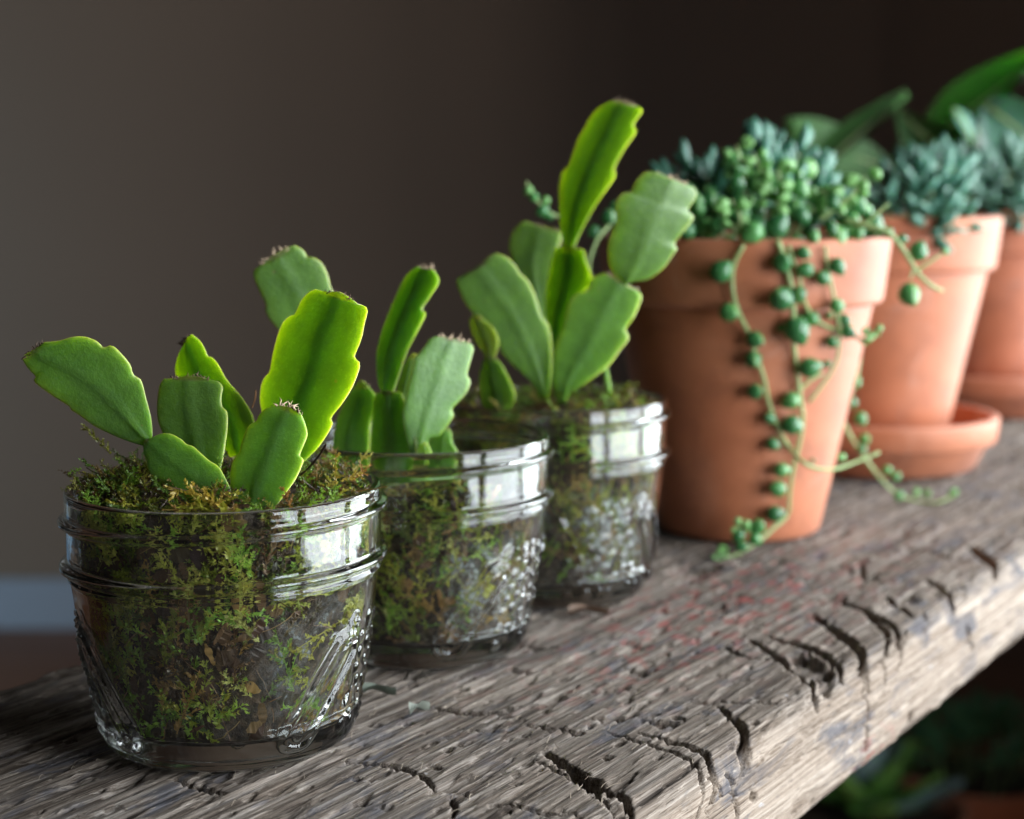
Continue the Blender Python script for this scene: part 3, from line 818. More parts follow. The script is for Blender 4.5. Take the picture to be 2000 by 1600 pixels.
    o = link('moss', me, None, M_MOSS); o.location = (spec['x'], spec['y'], 0.0008)
    tag(o, label, 'moss', kind='stuff')
    # soil core
    a = np.linspace(-np.pi, np.pi, 96, endpoint=False); rows = []
    zt = np.linspace(6.9, 1, 40)
    nz = 34
    A2, S2 = np.meshgrid(a, np.linspace(0, 1, nz), indexing='xy')
    topz = np.vectorize(lambda q: top(q, 26))(A2) - 1.6
    ZZ = 6.7 + S2 * (topz - 6.7)
    RR = jar_inner(ZZ, H) - 2.6 + 1.5 * fbm(A2 * 5, ZZ / 4.5, 3, seed + 50) - gap * np.exp(-((A2 - 1.15) / 0.55) ** 2) * np.exp(-((ZZ - 22) / 13.0) ** 4)
    P_ = [np.stack([RR * np.sin(A2), -RR * np.cos(A2), ZZ], -1)]
    for f in (0.8, 0.55, 0.3, 0.08):
        rr = RR[-1] * f; zz = np.array([top(q, r_) for q, r_ in zip(a, rr)]) - 1.3 + 0.9 * fbm(a * 4, a * 0 + f * 9, 2, seed)
        P_.append(np.stack([rr * np.sin(a), -rr * np.cos(a), zz], -1)[None])
    V = np.concatenate(P_).reshape(-1, 3) / 1000
    me = mesh_np('soil', V, grid_faces(nz + 4, 96, True))
    so = link('soil', me, None, M_SOIL); so.location = (spec['x'], spec['y'], 0.0008)
    tag(so, soil_label, 'soil', kind='stuff')

def top1(a, r):
    s, c = math.sin(a), -math.cos(a)                      # right, away
    return 56.2 + 3.6 * math.exp(-((s * r + 17) / 13) ** 2) * (0.55 + 0.45 * c) + 2.4 * (1 - (r / 31) ** 2) + 1.2 * math.sin(3 * a + 1) * r / 31
def top2(a, r): return 46.5 + 2.5 * math.sin(2 * a + 0.6) * r / 31 - 1.5 * math.sin(a) * r / 31
def top3(a, r): return 57.6 + 2.0 * (1 - (r / 31) ** 2) + 1.0 * math.sin(3 * a) * r / 31
def in_jar(px, py, y, spec):
    p = at(px, py, y); return ((p[0] - spec['x']) * 1000, (p[1] - spec['y']) * 1000, (p[2] - 0.0008) * 1000)
HERO1 = []
GOLD, OLIVE, LIME, RUST, DARK = (0.46, 0.33, 0.06), (0.26, 0.26, 0.04), (0.26, 0.42, 0.05), (0.30, 0.15, 0.05), (0.08, 0.05, 0.035)
for a, b_, y, c, kd in [((1150, 1400), (790, 1295), 0.3335, GOLD, 'big'), ((1080, 1370), (905, 1285), 0.3325, GOLD, 's'), ((1040, 1380), (1110, 1300), 0.3325, GOLD, 's'), ((990, 1350), (1010, 1275), 0.333, GOLD, 's'),
                        ((1190, 1420), (860, 1370), 0.333, OLIVE, 's'), ((1330, 1400), (1300, 1340), 0.334, OLIVE, 's'), ((1420, 1390), (1380, 1270), 0.335, RUST, 's'), ((1460, 1350), (1490, 1270), 0.336, LIME, 'big'),
                        ((1500, 1370), (1590, 1290), 0.337, LIME, 's'), ((1620, 1350), (1660, 1310), 0.340, LIME, 's'), ((1640, 1270), (1640, 1100), 0.352, GOLD, 'big'), ((1660, 1250), (1770, 1210), 0.350, GOLD, 's'),
                        ((1720, 1250), (1810, 1160), 0.352, RUST, 's'), ((1740, 1300), (1890, 1280), 0.350, RUST, 'twig'), ((1470, 1220), (1620, 1100), 0.356, DARK, 'twig'), ((1770, 1230), (1745, 1150), 0.355, RUST, 'twig'),
                        ((480, 1060), (395, 965), 0.372, OLIVE, 'big'), ((540, 1120), (470, 1030), 0.370, OLIVE, 's'), ((360, 1260), (300, 1300), 0.352, OLIVE, 's'), ((1230, 890), (1265, 815), 0.385, RUST, 'twig'),
                        ((690, 1210), (650, 1100), 0.350, OLIVE, 's'), ((560, 1220), (480, 1150), 0.356, OLIVE, 's'), ((400, 1190), (330, 1210), 0.360, LIME, 's'), ((1040, 1190), (1090, 1120), 0.352, LIME, 's')]:
    HERO1.append((in_jar(a[0] / 2.5, 440 + a[1] / 2.5, y, JARS[0]), in_jar(b_[0] / 2.5, 440 + b_[1] / 2.5, y - 0.001, JARS[0]), c, kd))
build_moss(JARS[0], 11, top1, 1500, 700, 'green and brown moss packed in the near jar around its cactus pads', 'dark soil inside the near jar behind the moss', HERO1)
build_moss(JARS[1], 12, top2, 1200, 380, 'moss in the middle jar, ending well below the glass rim', 'dark soil inside the middle jar', gap=9.0)
build_moss(JARS[2], 13, top3, 1000, 460, 'moss in the farthest jar, level with its rim', 'dark soil inside the farthest jar', gap=8.0)

# ================================================================== cactus pads
def Z1(pts): return [(x / 2.5, 440 + y / 2.5) for x, y in pts]
def Z4(pts): return [(640 + x / 2.4237, 160 + y / 2.4237) for x, y in pts]
def Z3(pts): return [(520 + x / 2.6667, 760 + y / 2.6667) for x, y in pts]

def make_pad(parent, origin, A, B, tip, yb, yt, slope=0.0, bow=0.0, cup=0.0, thick=1.0, age=0.0, dry='dark', rib=1.0, name='pad'):
    """a flat scalloped stem joint: A and B its two edges from base to tip and the blunt tip between, as the photograph shows them;
    yb and yt the depth of base and tip, slope how the depth changes across"""
    NR, NC = 46, 19
    A = smooth_poly(A, NR); B = smooth_poly(B, NR); T = smooth_poly(tip, NC)
    base = (A[0] + B[0]) / 2; end = (A[-1] + B[-1]) / 2; ax = end - base; L = np.linalg.norm(ax); ax /= L
    ac = np.array([-ax[1], ax[0]])
    if ac[0] < 0: ac = -ac
    th = np.linspace(-1, 1, NC); cs = np.sin(th * np.pi / 2)
    rows = [A[i] * (1 - cs[:, None]) / 2 + B[i] * (1 + cs[:, None]) / 2 for i in range(NR)]
    sA = list(np.linspace(0, 1, NR))
    u = (cs + 1) / 2; Tc = np.stack([np.interp(u, np.linspace(0, 1, NC), T[:, k]) for k in range(2)], -1)
    last = rows[-1]
    for f in (0.4, 0.75, 1.0):
        rows.append(last * (1 - f) + Tc * f); sA.append(1 + 0.02 * f)
    P2 = np.array(rows); S = np.array(sA)
    d = P2 - base; s = (d @ ax) / L; c = (d @ ac)
    ym = (yb + yt) / 2
    Y = yb + (yt - yb) * s - slope * c * ym / FPX
    P3 = np.array([[at(P2[i, j, 0], P2[i, j, 1], Y[i, j]) for j in range(NC)] for i in range(len(P2))])
    mid = NC // 2
    along = P3[-1, mid] - P3[0, mid]; across = P3[len(P3) // 2, -1] - P3[len(P3) // 2, 0]
    nrm = np.cross(across, along); nrm /= np.linalg.norm(nrm)
    if nrm[1] > 0: nrm = -nrm                                   # towards the photographer
    Lm = np.linalg.norm(along)
    sn = np.clip(S, 0, 1)[:, None]; C = np.repeat(cs[None], len(P3), 0)
    P3 = P3 + nrm * (bow * np.sin(np.pi * sn) * Lm + cup * 0.001 * C ** 2)[..., None]
    # thickness follows a smoothed outline, so the notches of the edge stay shallow
    ker = np.ones(15) / 15.0
    sm = lambda v: np.convolve(np.r_[np.full(7, v[0]), v, np.full(7, v[-1])], ker, 'valid')
    lat = c * ym / FPX
    mid_s = sm((lat[:, 0] + lat[:, -1]) / 2); hw_s = sm(np.abs(lat[:, -1] - lat[:, 0]) / 2)
    Cq = np.clip((lat - mid_s[:, None]) / hw_s[:, None], -1.15, 1.15)
    endf = np.clip(np.sqrt(np.clip(1 - np.clip((sn - 0.93) / 0.09, 0, 1) ** 2, 0, 1)), 0.30, 1) * np.clip(0.55 + sn * 6, 0, 1)
    lens = np.minimum(0.00030, hw_s.max() * 0.06)
    half = thick * endf * (0.00050 * np.sqrt(np.clip(1 - C ** 10, 0, 1)) + lens * np.clip(1 - Cq ** 2, 0, 1) + rib * 0.00062 * (1 - 0.45 * sn) * np.exp(-(Cq / 0.11) ** 2))
    half = half * (1 + 0.03 * fbm(sn * 5 + C, C * 2 + sn, 2, 3))
    side = 0.00006 * fbm(sn * 4 + 0 * C, C * 2, 2, 8)
    Fr = P3 + nrm * (half + side)[..., None]; Bk = P3 - nrm * (half - side)[..., None]
    n = len(P3)
    V = np.concatenate([Fr.reshape(-1, 3), Bk.reshape(-1, 3)]) - np.array(origin)
    G = grid_faces(n, NC); k = n * NC
    Q = [G, G[:, ::-1] + k]
    i = np.arange(n - 1)
    Q.append(np.stack([i * NC, (i + 1) * NC, (i + 1) * NC + k, i * NC + k], -1))
    e = NC - 1
    Q.append(np.stack([(i + 1) * NC + e, i * NC + e, i * NC + e + k, (i + 1) * NC + e + k], -1))
    j = np.arange(NC - 1); b = (n - 1) * NC
    Q.append(np.stack([b + j, b + j + 1, b + j + 1 + k, b + j + k], -1)); Q.append(np.stack([j + 1, j, j + k, j + 1 + k], -1))
    me = mesh_np(name, V, np.concatenate(Q))
    bm = bmesh.new(); bm.from_mesh(me); bmesh.ops.recalc_face_normals(bm, faces=bm.faces[:]); bm.to_mesh(me); bm.free()
    ed = np.concatenate([np.clip((np.abs(C) - 0.955) / 0.04, 0, 1).ravel()] * 2)
    a = me.attributes.new('edge', 'FLOAT', 'POINT'); a.data.foreach_set('value', ed.astype(np.float32))
    ag = np.clip(age * (0.8 + 0.5 * fbm(sn * 4 + 0 * C, C * 3, 2, 5)) + 0.5 * np.clip((sn - 0.965) / 0.03, 0, 1) * np.exp(-(C / 0.6) ** 4), 0, 1)
    a = me.attributes.new('age', 'FLOAT', 'POINT'); a.data.foreach_set('value', np.concatenate([ag.ravel()] * 2).astype(np.float32))
    o = link(name, me, parent, M_CACTUS)
    # corky blunt tip with short bristles
    if dry:
        Vb, Qb = [], []
        tp = P3[-1]; rng2 = np.random.RandomState(int(abs(P2[-1, mid, 0])) + 5)
        up = along / Lm; acr = across / np.linalg.norm(across)
        for q in range(26):
            f = rng2.uniform(0.22, 0.80) * (NC - 1); a0 = int(f); p = tp[a0] * (1 - f + a0) + tp[min(a0 + 1, NC - 1)] * (f - a0)
            l = rng2.uniform(0.0004, 0.0017) * (1.7 if dry == 'pale' else 1); w = rng2.uniform(0.00008, 0.00030) * (1.25 if dry == 'pale' else 1)
            dv = up * rng2.uniform(0.2, 1.0) + acr * rng2.normal(0, 0.6) + nrm * rng2.normal(0, 0.6); dv /= np.linalg.norm(dv)
            sd = np.cross(dv, nrm + 0.2); sd /= np.linalg.norm(sd)
            p = p - up * 0.0003 + nrm * rng2.normal(0, 0.0004)
            m_ = p + dv * l * 0.6 + sd * rng2.normal(0, 0.0003); e_ = p + dv * l + nrm * rng2.normal(0, 0.0004)
            bb = len(Vb); cr = np.cross(dv, sd)
            Vb += [p - sd * w, p + sd * w, p + cr * w, m_ - sd * w * .7, m_ + sd * w * .7, m_ + cr * w * .7, e_]
            Qb += [(bb, bb + 1, bb + 4), (bb, bb + 4, bb + 3), (bb + 1, bb + 2, bb + 5), (bb + 1, bb + 5, bb + 4), (bb + 2, bb, bb + 3), (bb + 2, bb + 3, bb + 5),
                   (bb + 3, bb + 4, bb + 6), (bb + 4, bb + 5, bb + 6), (bb + 5, bb + 3, bb + 6)]
        mt = mesh_np('dry_tip', np.array(Vb) - np.array(origin), np.array(Qb))
        link('dry_tip', mt, o, M_DRYL if dry == 'pale' else M_DRY)
    return o

# ---- near jar
j1 = JARS[0]; o1 = (j1['x'], j1['y'], 0.055)
c1 = tag(empty('holiday_cactus', o1), 'cactus cutting with six broad green pads growing from the near jar', 'cactus', 'cactus cuttings in the jars')
make_pad(c1, o1, Z1([(712, 1080), (600, 1040), (470, 975), (395, 920), (352, 893), (343, 876), (260, 825), (180, 770), (166, 752), (176, 735), (140, 700), (112, 660)]),
         Z1([(745, 1030), (740, 940), (715, 830), (693, 748), (668, 731), (653, 715), (640, 670), (600, 620), (560, 582), (535, 580), (512, 590), (480, 560), (420, 538), (360, 540), (290, 562), (215, 572)]),
         Z1([(112, 660), (120, 635), (180, 600), (215, 572)]), 0.352, 0.345, slope=0.30, bow=0.03, dry='dark')
make_pad(c1, o1, Z1([(1120, 1440), (1000, 1410), (900, 1330), (830, 1265), (760, 1230), (735, 1205), (722, 1172), (724, 1150), (705, 1120), (702, 1080)]),
         Z1([(1165, 1410), (1140, 1310), (1110, 1240), (1075, 1180), (1030, 1150), (985, 1110), (950, 1080), (920, 1071), (890, 1045), (840, 1020), (790, 1018), (740, 1040)]),
         Z1([(702, 1080), (710, 1050), (740, 1040)]), 0.344, 0.351, slope=-0.05, bow=0.04, dry=None, rib=0.7)
make_pad(c1, o1, Z1([(930, 1240), (850, 1120), (800, 1020), (775, 960), (768, 890), (772, 830), (780, 780), (800, 750)]),
         Z1([(1060, 1240), (1090, 1150), (1105, 1060), (1115, 980), (1112, 912), (1088, 885), (1084, 835), (1089, 790), (1070, 765), (1050, 760)]),
         Z1([(800, 750), (860, 748), (900, 738), (960, 738), (1050, 760)]), 0.356, 0.360, slope=0.12, bow=0.02)
make_pad(c1, o1, Z1([(1120, 1130), (1060, 1000), (1000, 890), (900, 770), (864, 720), (866, 660), (880, 620), (895, 590)]),
         Z1([(1200, 1120), (1240, 1010), (1250, 940), (1205, 850), (1165, 800), (1120, 748), (1080, 680), (1045, 642), (1025, 640), (1000, 590), (970, 555), (935, 532)]),
         Z1([(895, 590), (912, 552), (935, 532)]), 0.376, 0.378, slope=0.95, bow=0.03, thick=0.8)
make_pad(c1, o1, Z1([(1165, 1440), (1135, 1320), (1130, 1220), (1145, 1152), (1172, 1112), (1180, 1088), (1195, 1030), (1220, 978), (1255, 957), (1266, 928), (1300, 895), (1340, 880)]),
         Z1([(1300, 1440), (1400, 1310), (1450, 1240), (1486, 1160), (1484, 1138), (1470, 1125), (1490, 1070), (1505, 1020), (1492, 970), (1475, 932)]),
         Z1([(1340, 880), (1400, 885), (1450, 902), (1475, 932)]), 0.342, 0.345, slope=0.30, bow=0.03, dry='pale', rib=1.15)
make_pad(c1, o1, Z1([(1390, 1250), (1340, 1080), (1292, 890), (1290, 810), (1306, 748), (1335, 716), (1345, 650), (1368, 545), (1390, 482), (1420, 446), (1447, 438), (1470, 380), (1500, 335), (1540, 313)]),
         Z1([(1460, 1240), (1480, 1165), (1560, 1090), (1620, 1010), (1641, 965), (1636, 937), (1690, 870), (1740, 790), (1773, 700), (1770, 662), (1746, 645), (1775, 560), (1790, 470), (1800, 420), (1785, 395), (1750, 390)]),
         Z1([(1540, 313), (1590, 325), (1650, 325), (1700, 350), (1750, 390)]), 0.370, 0.366, slope=0.75, bow=0.03, thick=0.85)

# ---- middle jar
j2 = JARS[1]; o2 = (j2['x'], j2['y'], 0.047)
c2 = tag(empty('holiday_cactus', o2), 'cactus cutting with narrow upright stem of two joints in the middle jar', 'cactus', 'cactus cuttings in the jars')
make_pad(c2, o2, Z1([(1650, 830), (1560, 700), (1440, 600), (1365, 515), (1310, 450), (1290, 402), (1296, 385), (1265, 320), (1240, 260), (1237, 222), (1260, 205)]),
         Z1([(1720, 790), (1690, 640), (1670, 480), (1645, 345), (1615, 300), (1600, 240), (1570, 180), (1525, 152), (1503, 157), (1480, 120), (1440, 98)]),
         Z1([(1260, 205), (1330, 150), (1390, 115), (1440, 98)]), 0.440, 0.428, slope=-0.10, bow=0.03, dry='pale')
make_pad(c2, o2, Z1([(1650, 1260), (1625, 1100), (1640, 960), (1690, 850), (1730, 790)]),
         Z1([(1800, 1260), (1805, 1100), (1812, 960), (1840, 890), (1835, 832), (1810, 800)]),
         Z1([(1730, 790), (1760, 757), (1785, 772), (1810, 800)]), 0.438, 0.440, slope=0.4)
make_pad(c2, o2, Z3([(600, 460), (545, 340), (548, 200), (560, 70), (575, 22)]), Z3([(740, 460), (782, 340), (778, 255), (757, 205), (742, 150), (735, 100), (705, 22)]),
         Z3([(575, 22), (640, 12), (705, 22)]), 0.432, 0.430, slope=0.85, thick=1.2, rib=1.4, dry='dark')
make_pad(c2, o2, Z4([(262, 1475), (238, 1430), (225, 1350), (222, 1280), (240, 1190), (265, 1120), (290, 1060), (318, 1005), (345, 950), (380, 905), (430, 875)]),
         Z4([(310, 1475), (320, 1430), (345, 1340), (370, 1260), (410, 1180), (446, 1112), (452, 1090), (436, 1070), (480, 1010), (522, 950), (518, 915), (505, 895)]),
         Z4([(430, 875), (460, 885), (490, 885), (505, 895)]), 0.431, 0.436, slope=1.1, bow=-0.03, thick=1.1, rib=1.2, dry='pale')
make_pad(c2, o2, [(806, 905), (790, 850), (784, 804), (799, 738), (807, 702), (819, 688), (828, 676), (838, 663), (850, 657)],
         [(836, 905), (836, 858), (857, 850), (874, 827), (884, 810), (880, 799), (895, 782), (910, 764), (917, 744), (911, 730), (921, 696), (925, 681), (920, 672)],
         [(850, 657), (871, 659), (892, 663), (908, 667), (920, 672)], 0.428, 0.431, slope=-0.38, bow=0.03, dry='pale')
make_pad(c2, o2, [(840, 930), (833, 890), (836, 866), (850, 846), (868, 836)], [(885, 930), (895, 895), (892, 878), (884, 864), (882, 846)], [(868, 836), (876, 836), (882, 846)], 0.446, 0.448, slope=0.2, dry=None)
make_pad(c2, o2, [(775, 800), (774, 760), (785, 722), (796, 700)], [(800, 800), (806, 760), (814, 722), (816, 698)], [(796, 700), (808, 690), (816, 698)], 0.441, 0.443, slope=0.2, age=0.35, dry=None)
make_pad(c2, o2, [(820, 905), (815, 884), (822, 868)], [(836, 905), (843, 886), (838, 870)], [(822, 868), (830, 864), (838, 870)], 0.424, 0.424, dry=None, thick=0.7)

# ---- farthest jar
j3 = JARS[2]; o3 = (j3['x'], j3['y'], 0.057)
c3 = tag(empty('holiday_cactus', o3), 'tallest cactus cutting with many wide green pads in the farthest jar', 'cactus', 'cactus cuttings in the jars')
make_pad(c3, o3, Z4([(1000, 1500), (970, 1430), (900, 1360), (830, 1290), (790, 1205), (740, 1135), (690, 1098), (652, 1050), (625, 1000), (608, 955), (612, 930)]),
         Z4([(1045, 1500), (1057, 1400), (1060, 1280), (1055, 1200), (1040, 1140), (1010, 1102), (985, 1020), (965, 970), (942, 930), (915, 908), (890, 870), (850, 830), (800, 812)]),
         Z4([(612, 930), (660, 912), (720, 875), (760, 832), (800, 812)]), 0.492, 0.484, slope=0.02, bow=0.03, dry='dark')
make_pad(c3, o3, Z4([(985, 1300), (950, 1150), (930, 1010), (880, 880), (858, 780), (870, 720), (900, 680), (930, 660)]), Z4([(1030, 1300), (1045, 1150), (1055, 950), (1080, 820), (1105, 755), (1105, 710)]),
         Z4([(930, 660), (980, 675), (1040, 690), (1105, 710)]), 0.512, 0.516, slope=0.0, dry='dark')
make_pad(c3, o3, Z4([(1060, 1440), (1050, 1250), (1030, 1090), (1030, 1000), (1045, 900), (1065, 820), (1080, 785)]), Z4([(1090, 1440), (1120, 1200), (1155, 1080), (1210, 1000), (1250, 950), (1240, 890), (1224, 850), (1215, 800)]),
         Z4([(1080, 785), (1140, 780), (1215, 800)]), 0.502, 0.500, slope=0.8, rib=1.3)
make_pad(c3, o3, Z4([(1128, 800), (1110, 740), (1103, 660), (1102, 580), (1105, 500), (1120, 430), (1147, 405), (1170, 340), (1195, 270), (1226, 210), (1260, 150), (1300, 115), (1340, 95)]),
         Z4([(1165, 800), (1185, 745), (1230, 660), (1280, 580), (1330, 510), (1371, 450), (1365, 412), (1420, 310), (1466, 240), (1450, 206), (1487, 150), (1485, 125), (1450, 115)]),
         Z4([(1340, 95), (1400, 100), (1450, 115)]), 0.500, 0.503, slope=0.8, bow=0.02, thick=0.9, dry='pale')
make_pad(c3, o3, Z4([(1090, 1520), (1070, 1460), (1060, 1380), (1070, 1280), (1095, 1195), (1112, 1170), (1140, 1050), (1180, 1000), (1228, 985), (1250, 930), (1310, 905)]),
         Z4([(1130, 1520), (1150, 1475), (1240, 1410), (1330, 1340), (1380, 1270), (1421, 1220), (1421, 1190), (1409, 1170), (1450, 1110), (1480, 1040), (1485, 1010), (1465, 985)]),
         Z4([(1310, 905), (1350, 925), (1400, 960), (1440, 980), (1465, 985)]), 0.489, 0.484, slope=0.0, bow=0.03, dry='pale')
make_pad(c3, o3, Z4([(1385, 965), (1370, 930), (1335, 870), (1325, 780), (1345, 700), (1366, 650), (1356, 600), (1366, 558), (1400, 525), (1437, 520), (1460, 470), (1510, 430), (1560, 430)]),
         Z4([(1420, 965), (1450, 950), (1520, 935), (1590, 880), (1630, 820), (1652, 790), (1640, 760), (1690, 700), (1732, 640), (1706, 608), (1745, 550), (1745, 510), (1710, 490)]),
         Z4([(1560, 430), (1600, 450), (1650, 470), (1710, 490)]), 0.484, 0.480, slope=-0.30, bow=0.05, cup=-1.2, dry='pale')
make_pad(c3, o3, Z4([(770, 1600), (728, 1510), (718, 1440), (722, 1370), (740, 1310)]), Z4([(850, 1600), (888, 1500), (872, 1430), (842, 1370), (820, 1333), (800, 1315)]),
         Z4([(740, 1310), (770, 1305), (800, 1315)]), 0.486, 0.486, slope=0.6, dry='dark')
make_pad(c3, o3, Z4([(755, 1330), (735, 1280), (710, 1245), (680, 1190), (672, 1130), (690, 1105)]), Z4([(785, 1330), (800, 1280), (810, 1240), (800, 1190), (770, 1150), (740, 1130)]),
         Z4([(690, 1105), (720, 1110), (740, 1130)]), 0.486, 0.484, slope=0.5, age=0.5, dry=None, thick=0.7)
make_pad(c3, o3, Z4([(1325, 1480), (1312, 1420), (1305, 1360)]), Z4([(1345, 1480), (1338, 1420), (1325, 1355)]), Z4([(1305, 1360), (1315, 1350), (1325, 1355)]), 0.496, 0.496, dry=None, thick=0.8)

# ================================================================== terracotta pots
PR, PH = 0.0523, 0.1070
def pot(label, x, y, z=0.0008, mat=None):
    mat = mat or M_TERRA
    e = tag(empty('terracotta_pot', (x, y, z)), label, 'flower pot', 'terracotta pots on the plank')
    body = [(0.006, 0.004), (0.0055, 0.0006), (0.024, 0.0006), (0.0282, 0.0), (0.0293, 0.0010), (0.0299, 0.0030)]
    body += [(0.0299 + (0.0470 - 0.0299) * s, 0.003 + (0.0850 - 0.003) * s) for s in np.linspace(0.02, 1, 24)]
    body += [(0.0440, 0.0870)] + [(0.0440 - (0.0440 - 0.0262) * s, 0.087 - (0.087 - 0.006) * s) for s in np.linspace(0.05, 1, 12)] + [(0.006, 0.0055)]
    link('pot_body', lathe('pot_body', body, 112, True), e, mat)
    rim = [(0.0455, 0.0836), (0.0488, 0.0836), (0.0497, 0.0842), (0.0501, 0.0856), (0.0506, 0.0900), (0.0513, 0.0960), (0.0519, 0.1015), (0.0523, 0.1045), (0.0522, 0.1062), (0.0515, 0.1070),
           (0.0498, 0.1071), (0.0485, 0.1066), (0.0478, 0.1050), (0.0466, 0.0950), (0.0455, 0.0860)]
    link('rim', lathe('rim', rim, 112, True), e, mat)
    return e
def saucer(label, x, y, z=0.0008, mat=None):
    p = [(0.002, 0.0004), (0.040, 0.0004), (0.0435, 0.0), (0.0446, 0.0012), (0.0492, 0.0108), (0.0500, 0.0116), (0.0524, 0.0120), (0.0532, 0.0130), (0.0541, 0.0215), (0.0540, 0.0228), (0.0530, 0.0235),
         (0.0512, 0.0235), (0.0503, 0.0226), (0.0488, 0.0130), (0.0440, 0.0052), (0.0425, 0.0044), (0.002, 0.0043)]
    o = link('saucer', lathe('saucer', p, 112, True), None, mat or M_TERRA); o.location = (x, y, z)
    return tag(o, label, 'saucer', 'terracotta saucers under the pots')
POT1 = (0.0835, 0.5957); POT2 = (0.1653, 0.7398); POT3 = (0.272, 0.925)
pot('large terracotta pot standing straight on the plank with pearls trailing down its front', *POT1)
saucer('terracotta saucer under the pot behind the trailing pearls', *POT2)
pot('terracotta pot in a saucer, second in the row of pots', *POT2, z=0.0056)
saucer('terracotta saucer at the picture edge under the farthest pot', *POT3, mat=M_TERRA2)
pot('rosy terracotta pot in a saucer, farthest one and cut by the picture edge', *POT3, z=0.0056, mat=M_TERRA2)
def soil_disc(name, x, y, z, r, label, seed):
    a = np.linspace(0, 2 * np.pi, 64, endpoint=False); rows = []
    for f in np.linspace(1, 0.02, 14):
        zz = 0.0025 * (1 - f * f) + 0.0016 * fbm(a * 3 + 9, a * 0 + f * 7, 3, seed)
        rows.append(np.stack([r * f * np.cos(a), r * f * np.sin(a), zz], -1))
    o = link(name, mesh_np(name, np.array(rows).reshape(-1, 3), grid_faces(14, 64, True)), None, M_SOIL)
    o.location = (x, y, z); return tag(o, label, 'soil', kind='stuff')
soil_disc('soil', *POT1, 0.0965, 0.0465, 'dark potting soil in the pot with trailing pearls', 1)
soil_disc('soil', *POT2, 0.1015, 0.0465, 'dark potting soil in the second terracotta pot', 2)
soil_disc('soil', *POT3, 0.1015, 0.0465, 'dark potting soil in the farthest terracotta pot', 3)

# ------------------------------------------------------------------ string of pearls in the first pot
def pearl_mesh(name, tipk=0.35):
    V = []; n, m = 9, 12
    V.append((0, 0, 1.0 + tipk))
    for i in range(1, n):
        p = math.pi * i / n; r = math.sin(p); z = math.cos(p) + tipk * max(0, math.cos(p)) ** 9
        for j in range(m):
            q = 2 * math.pi * j / m; V.append((r * math.cos(q), r * math.sin(q), z))
    V.append((0, 0, -1.0))
    F = []
    for j in range(m): F.append((0, 1 + j, 1 + (j + 1) % m))
    for i in range(n - 2):
        for j in range(m):
            a = 1 + i * m + j; b = 1 + i * m + (j + 1) % m; F.append((a, a + m, b + m, b))
    b0 = 1 + (n - 2) * m
    for j in range(m): F.append((b0 + j, len(V) - 1, b0 + (j + 1) % m))
    me = bpy.data.meshes.new(name); me.from_pydata(V, [], F)
    me.polygons.foreach_set('use_smooth', [True] * len(me.polygons)); me.update()
    return me
PEARL = pearl_mesh('pearl'); PEARL.materials.append(M_PEARL)
YOUNGP = pearl_mesh('young_pearl', 0.6); YOUNGP.materials.append(M_YOUNG)
rp = random.Random(5)
def pot_radius(z):
    return 0.0505 + 0.0018 * min(1, max(0, (z - 0.0836) / 0.023)) if z > 0.083 else 0.0299 + (0.0470 - 0.0299) * max(0, z) / 0.085
def on_pot(px, py, off, cen=POT1):
    "first point along the ray that comes within off of the pot's outside"
    best = None
    for y in np.arange(cen[1] - 0.09, cen[1] + 0.02, 0.0004):
        p = at(px, py, y)
        d = math.hypot(p[0] - cen[0], p[1] - cen[1]) - pot_radius(p[2]) - off
        if p[2] > PH - 0.001: d = max(d, math.hypot(p[0] - cen[0], p[1] - cen[1]) - 0.0523 - off)
        if d < 0: return p
        if best is None or d < best[0]: best = (d, p)
    return best[1]
sp_o = (POT1[0], POT1[1], 0.098)
pearls = tag(empty('string_of_pearls', sp_o), 'string of pearls plant with round green beads spilling over the first terracotta pot', 'succulent')
SPO = np.array(sp_o)
def add_pearl(p, r, me=None, parent=pearls, org=None, direction=None):
    o = link('pearl', me or (PEARL if rp.random() > 0.12 else YOUNGP), parent)
    o.location = np.asarray(p) - (SPO if org is None else org)
    if direction is None: direction = Vector((rp.uniform(-1, 1), rp.uniform(-1.2, 0.2), rp.uniform(-1, 0.6)))
    q = Vector(direction).to_track_quat('Z', 'Y').to_euler(); o.rotation_euler = q
    s = r * rp.uniform(0.94, 1.06); o.scale = (s, s * rp.uniform(0.94, 1.04), s)
    return o
def add_stem(pts, r0, r1=None):
    me = tube('stem', np.array(pts) - SPO, [r0, r1 or r0 * 0.7], 7)
    return link('stem', me, pearls, M_STEM)
def strand(px, off=0.0018, r0=0.00085, r1=0.0006, tail=()):
    P = [on_pot(a, b, off) for a, b in px] + [np.asarray(q) for q in tail]
    add_stem(P, r0, r1); return P
crown = lambda px, py, y: at(px, py, y)
strand([(1452, 478), (1432, 520), (1430, 560), (1440, 605), (1462, 652), (1478, 700), (1492, 740), (1502, 790), (1526, 850), (1545, 878)],
       tail=[at(1562, 898, 0.540), at(1590, 914, 0.541), at(1625, 917, 0.545), at(1665, 905, 0.551), at(1716, 884, 0.556)])
strand([(1518, 470), (1530, 500), (1545, 560), (1549, 610), (1550, 665), (1556, 720), (1563, 780), (1568, 820), (1560, 870), (1548, 920), (1542, 965), (1538, 1005)],
       tail=[at(1510, 1032, 0.560), at(1478, 1060, 0.554), at(1440, 1082, 0.548), at(1405, 1092, 0.545)], r0=0.00095)
strand([(1540, 480), (1560, 540), (1572, 590), (1590, 622), (1620, 640), (1655, 650)], r0=0.0006, tail=[at(1685, 664, 0.556), at(1702, 660, 0.556)])
strand([(1612, 480), (1614, 510), (1624, 560), (1634, 610), (1640, 660), (1632, 710), (1600, 760), (1580, 785)], r0=0.0006)
strand([(1556, 770), (1580, 745), (1605, 730)], r0=0.0005)
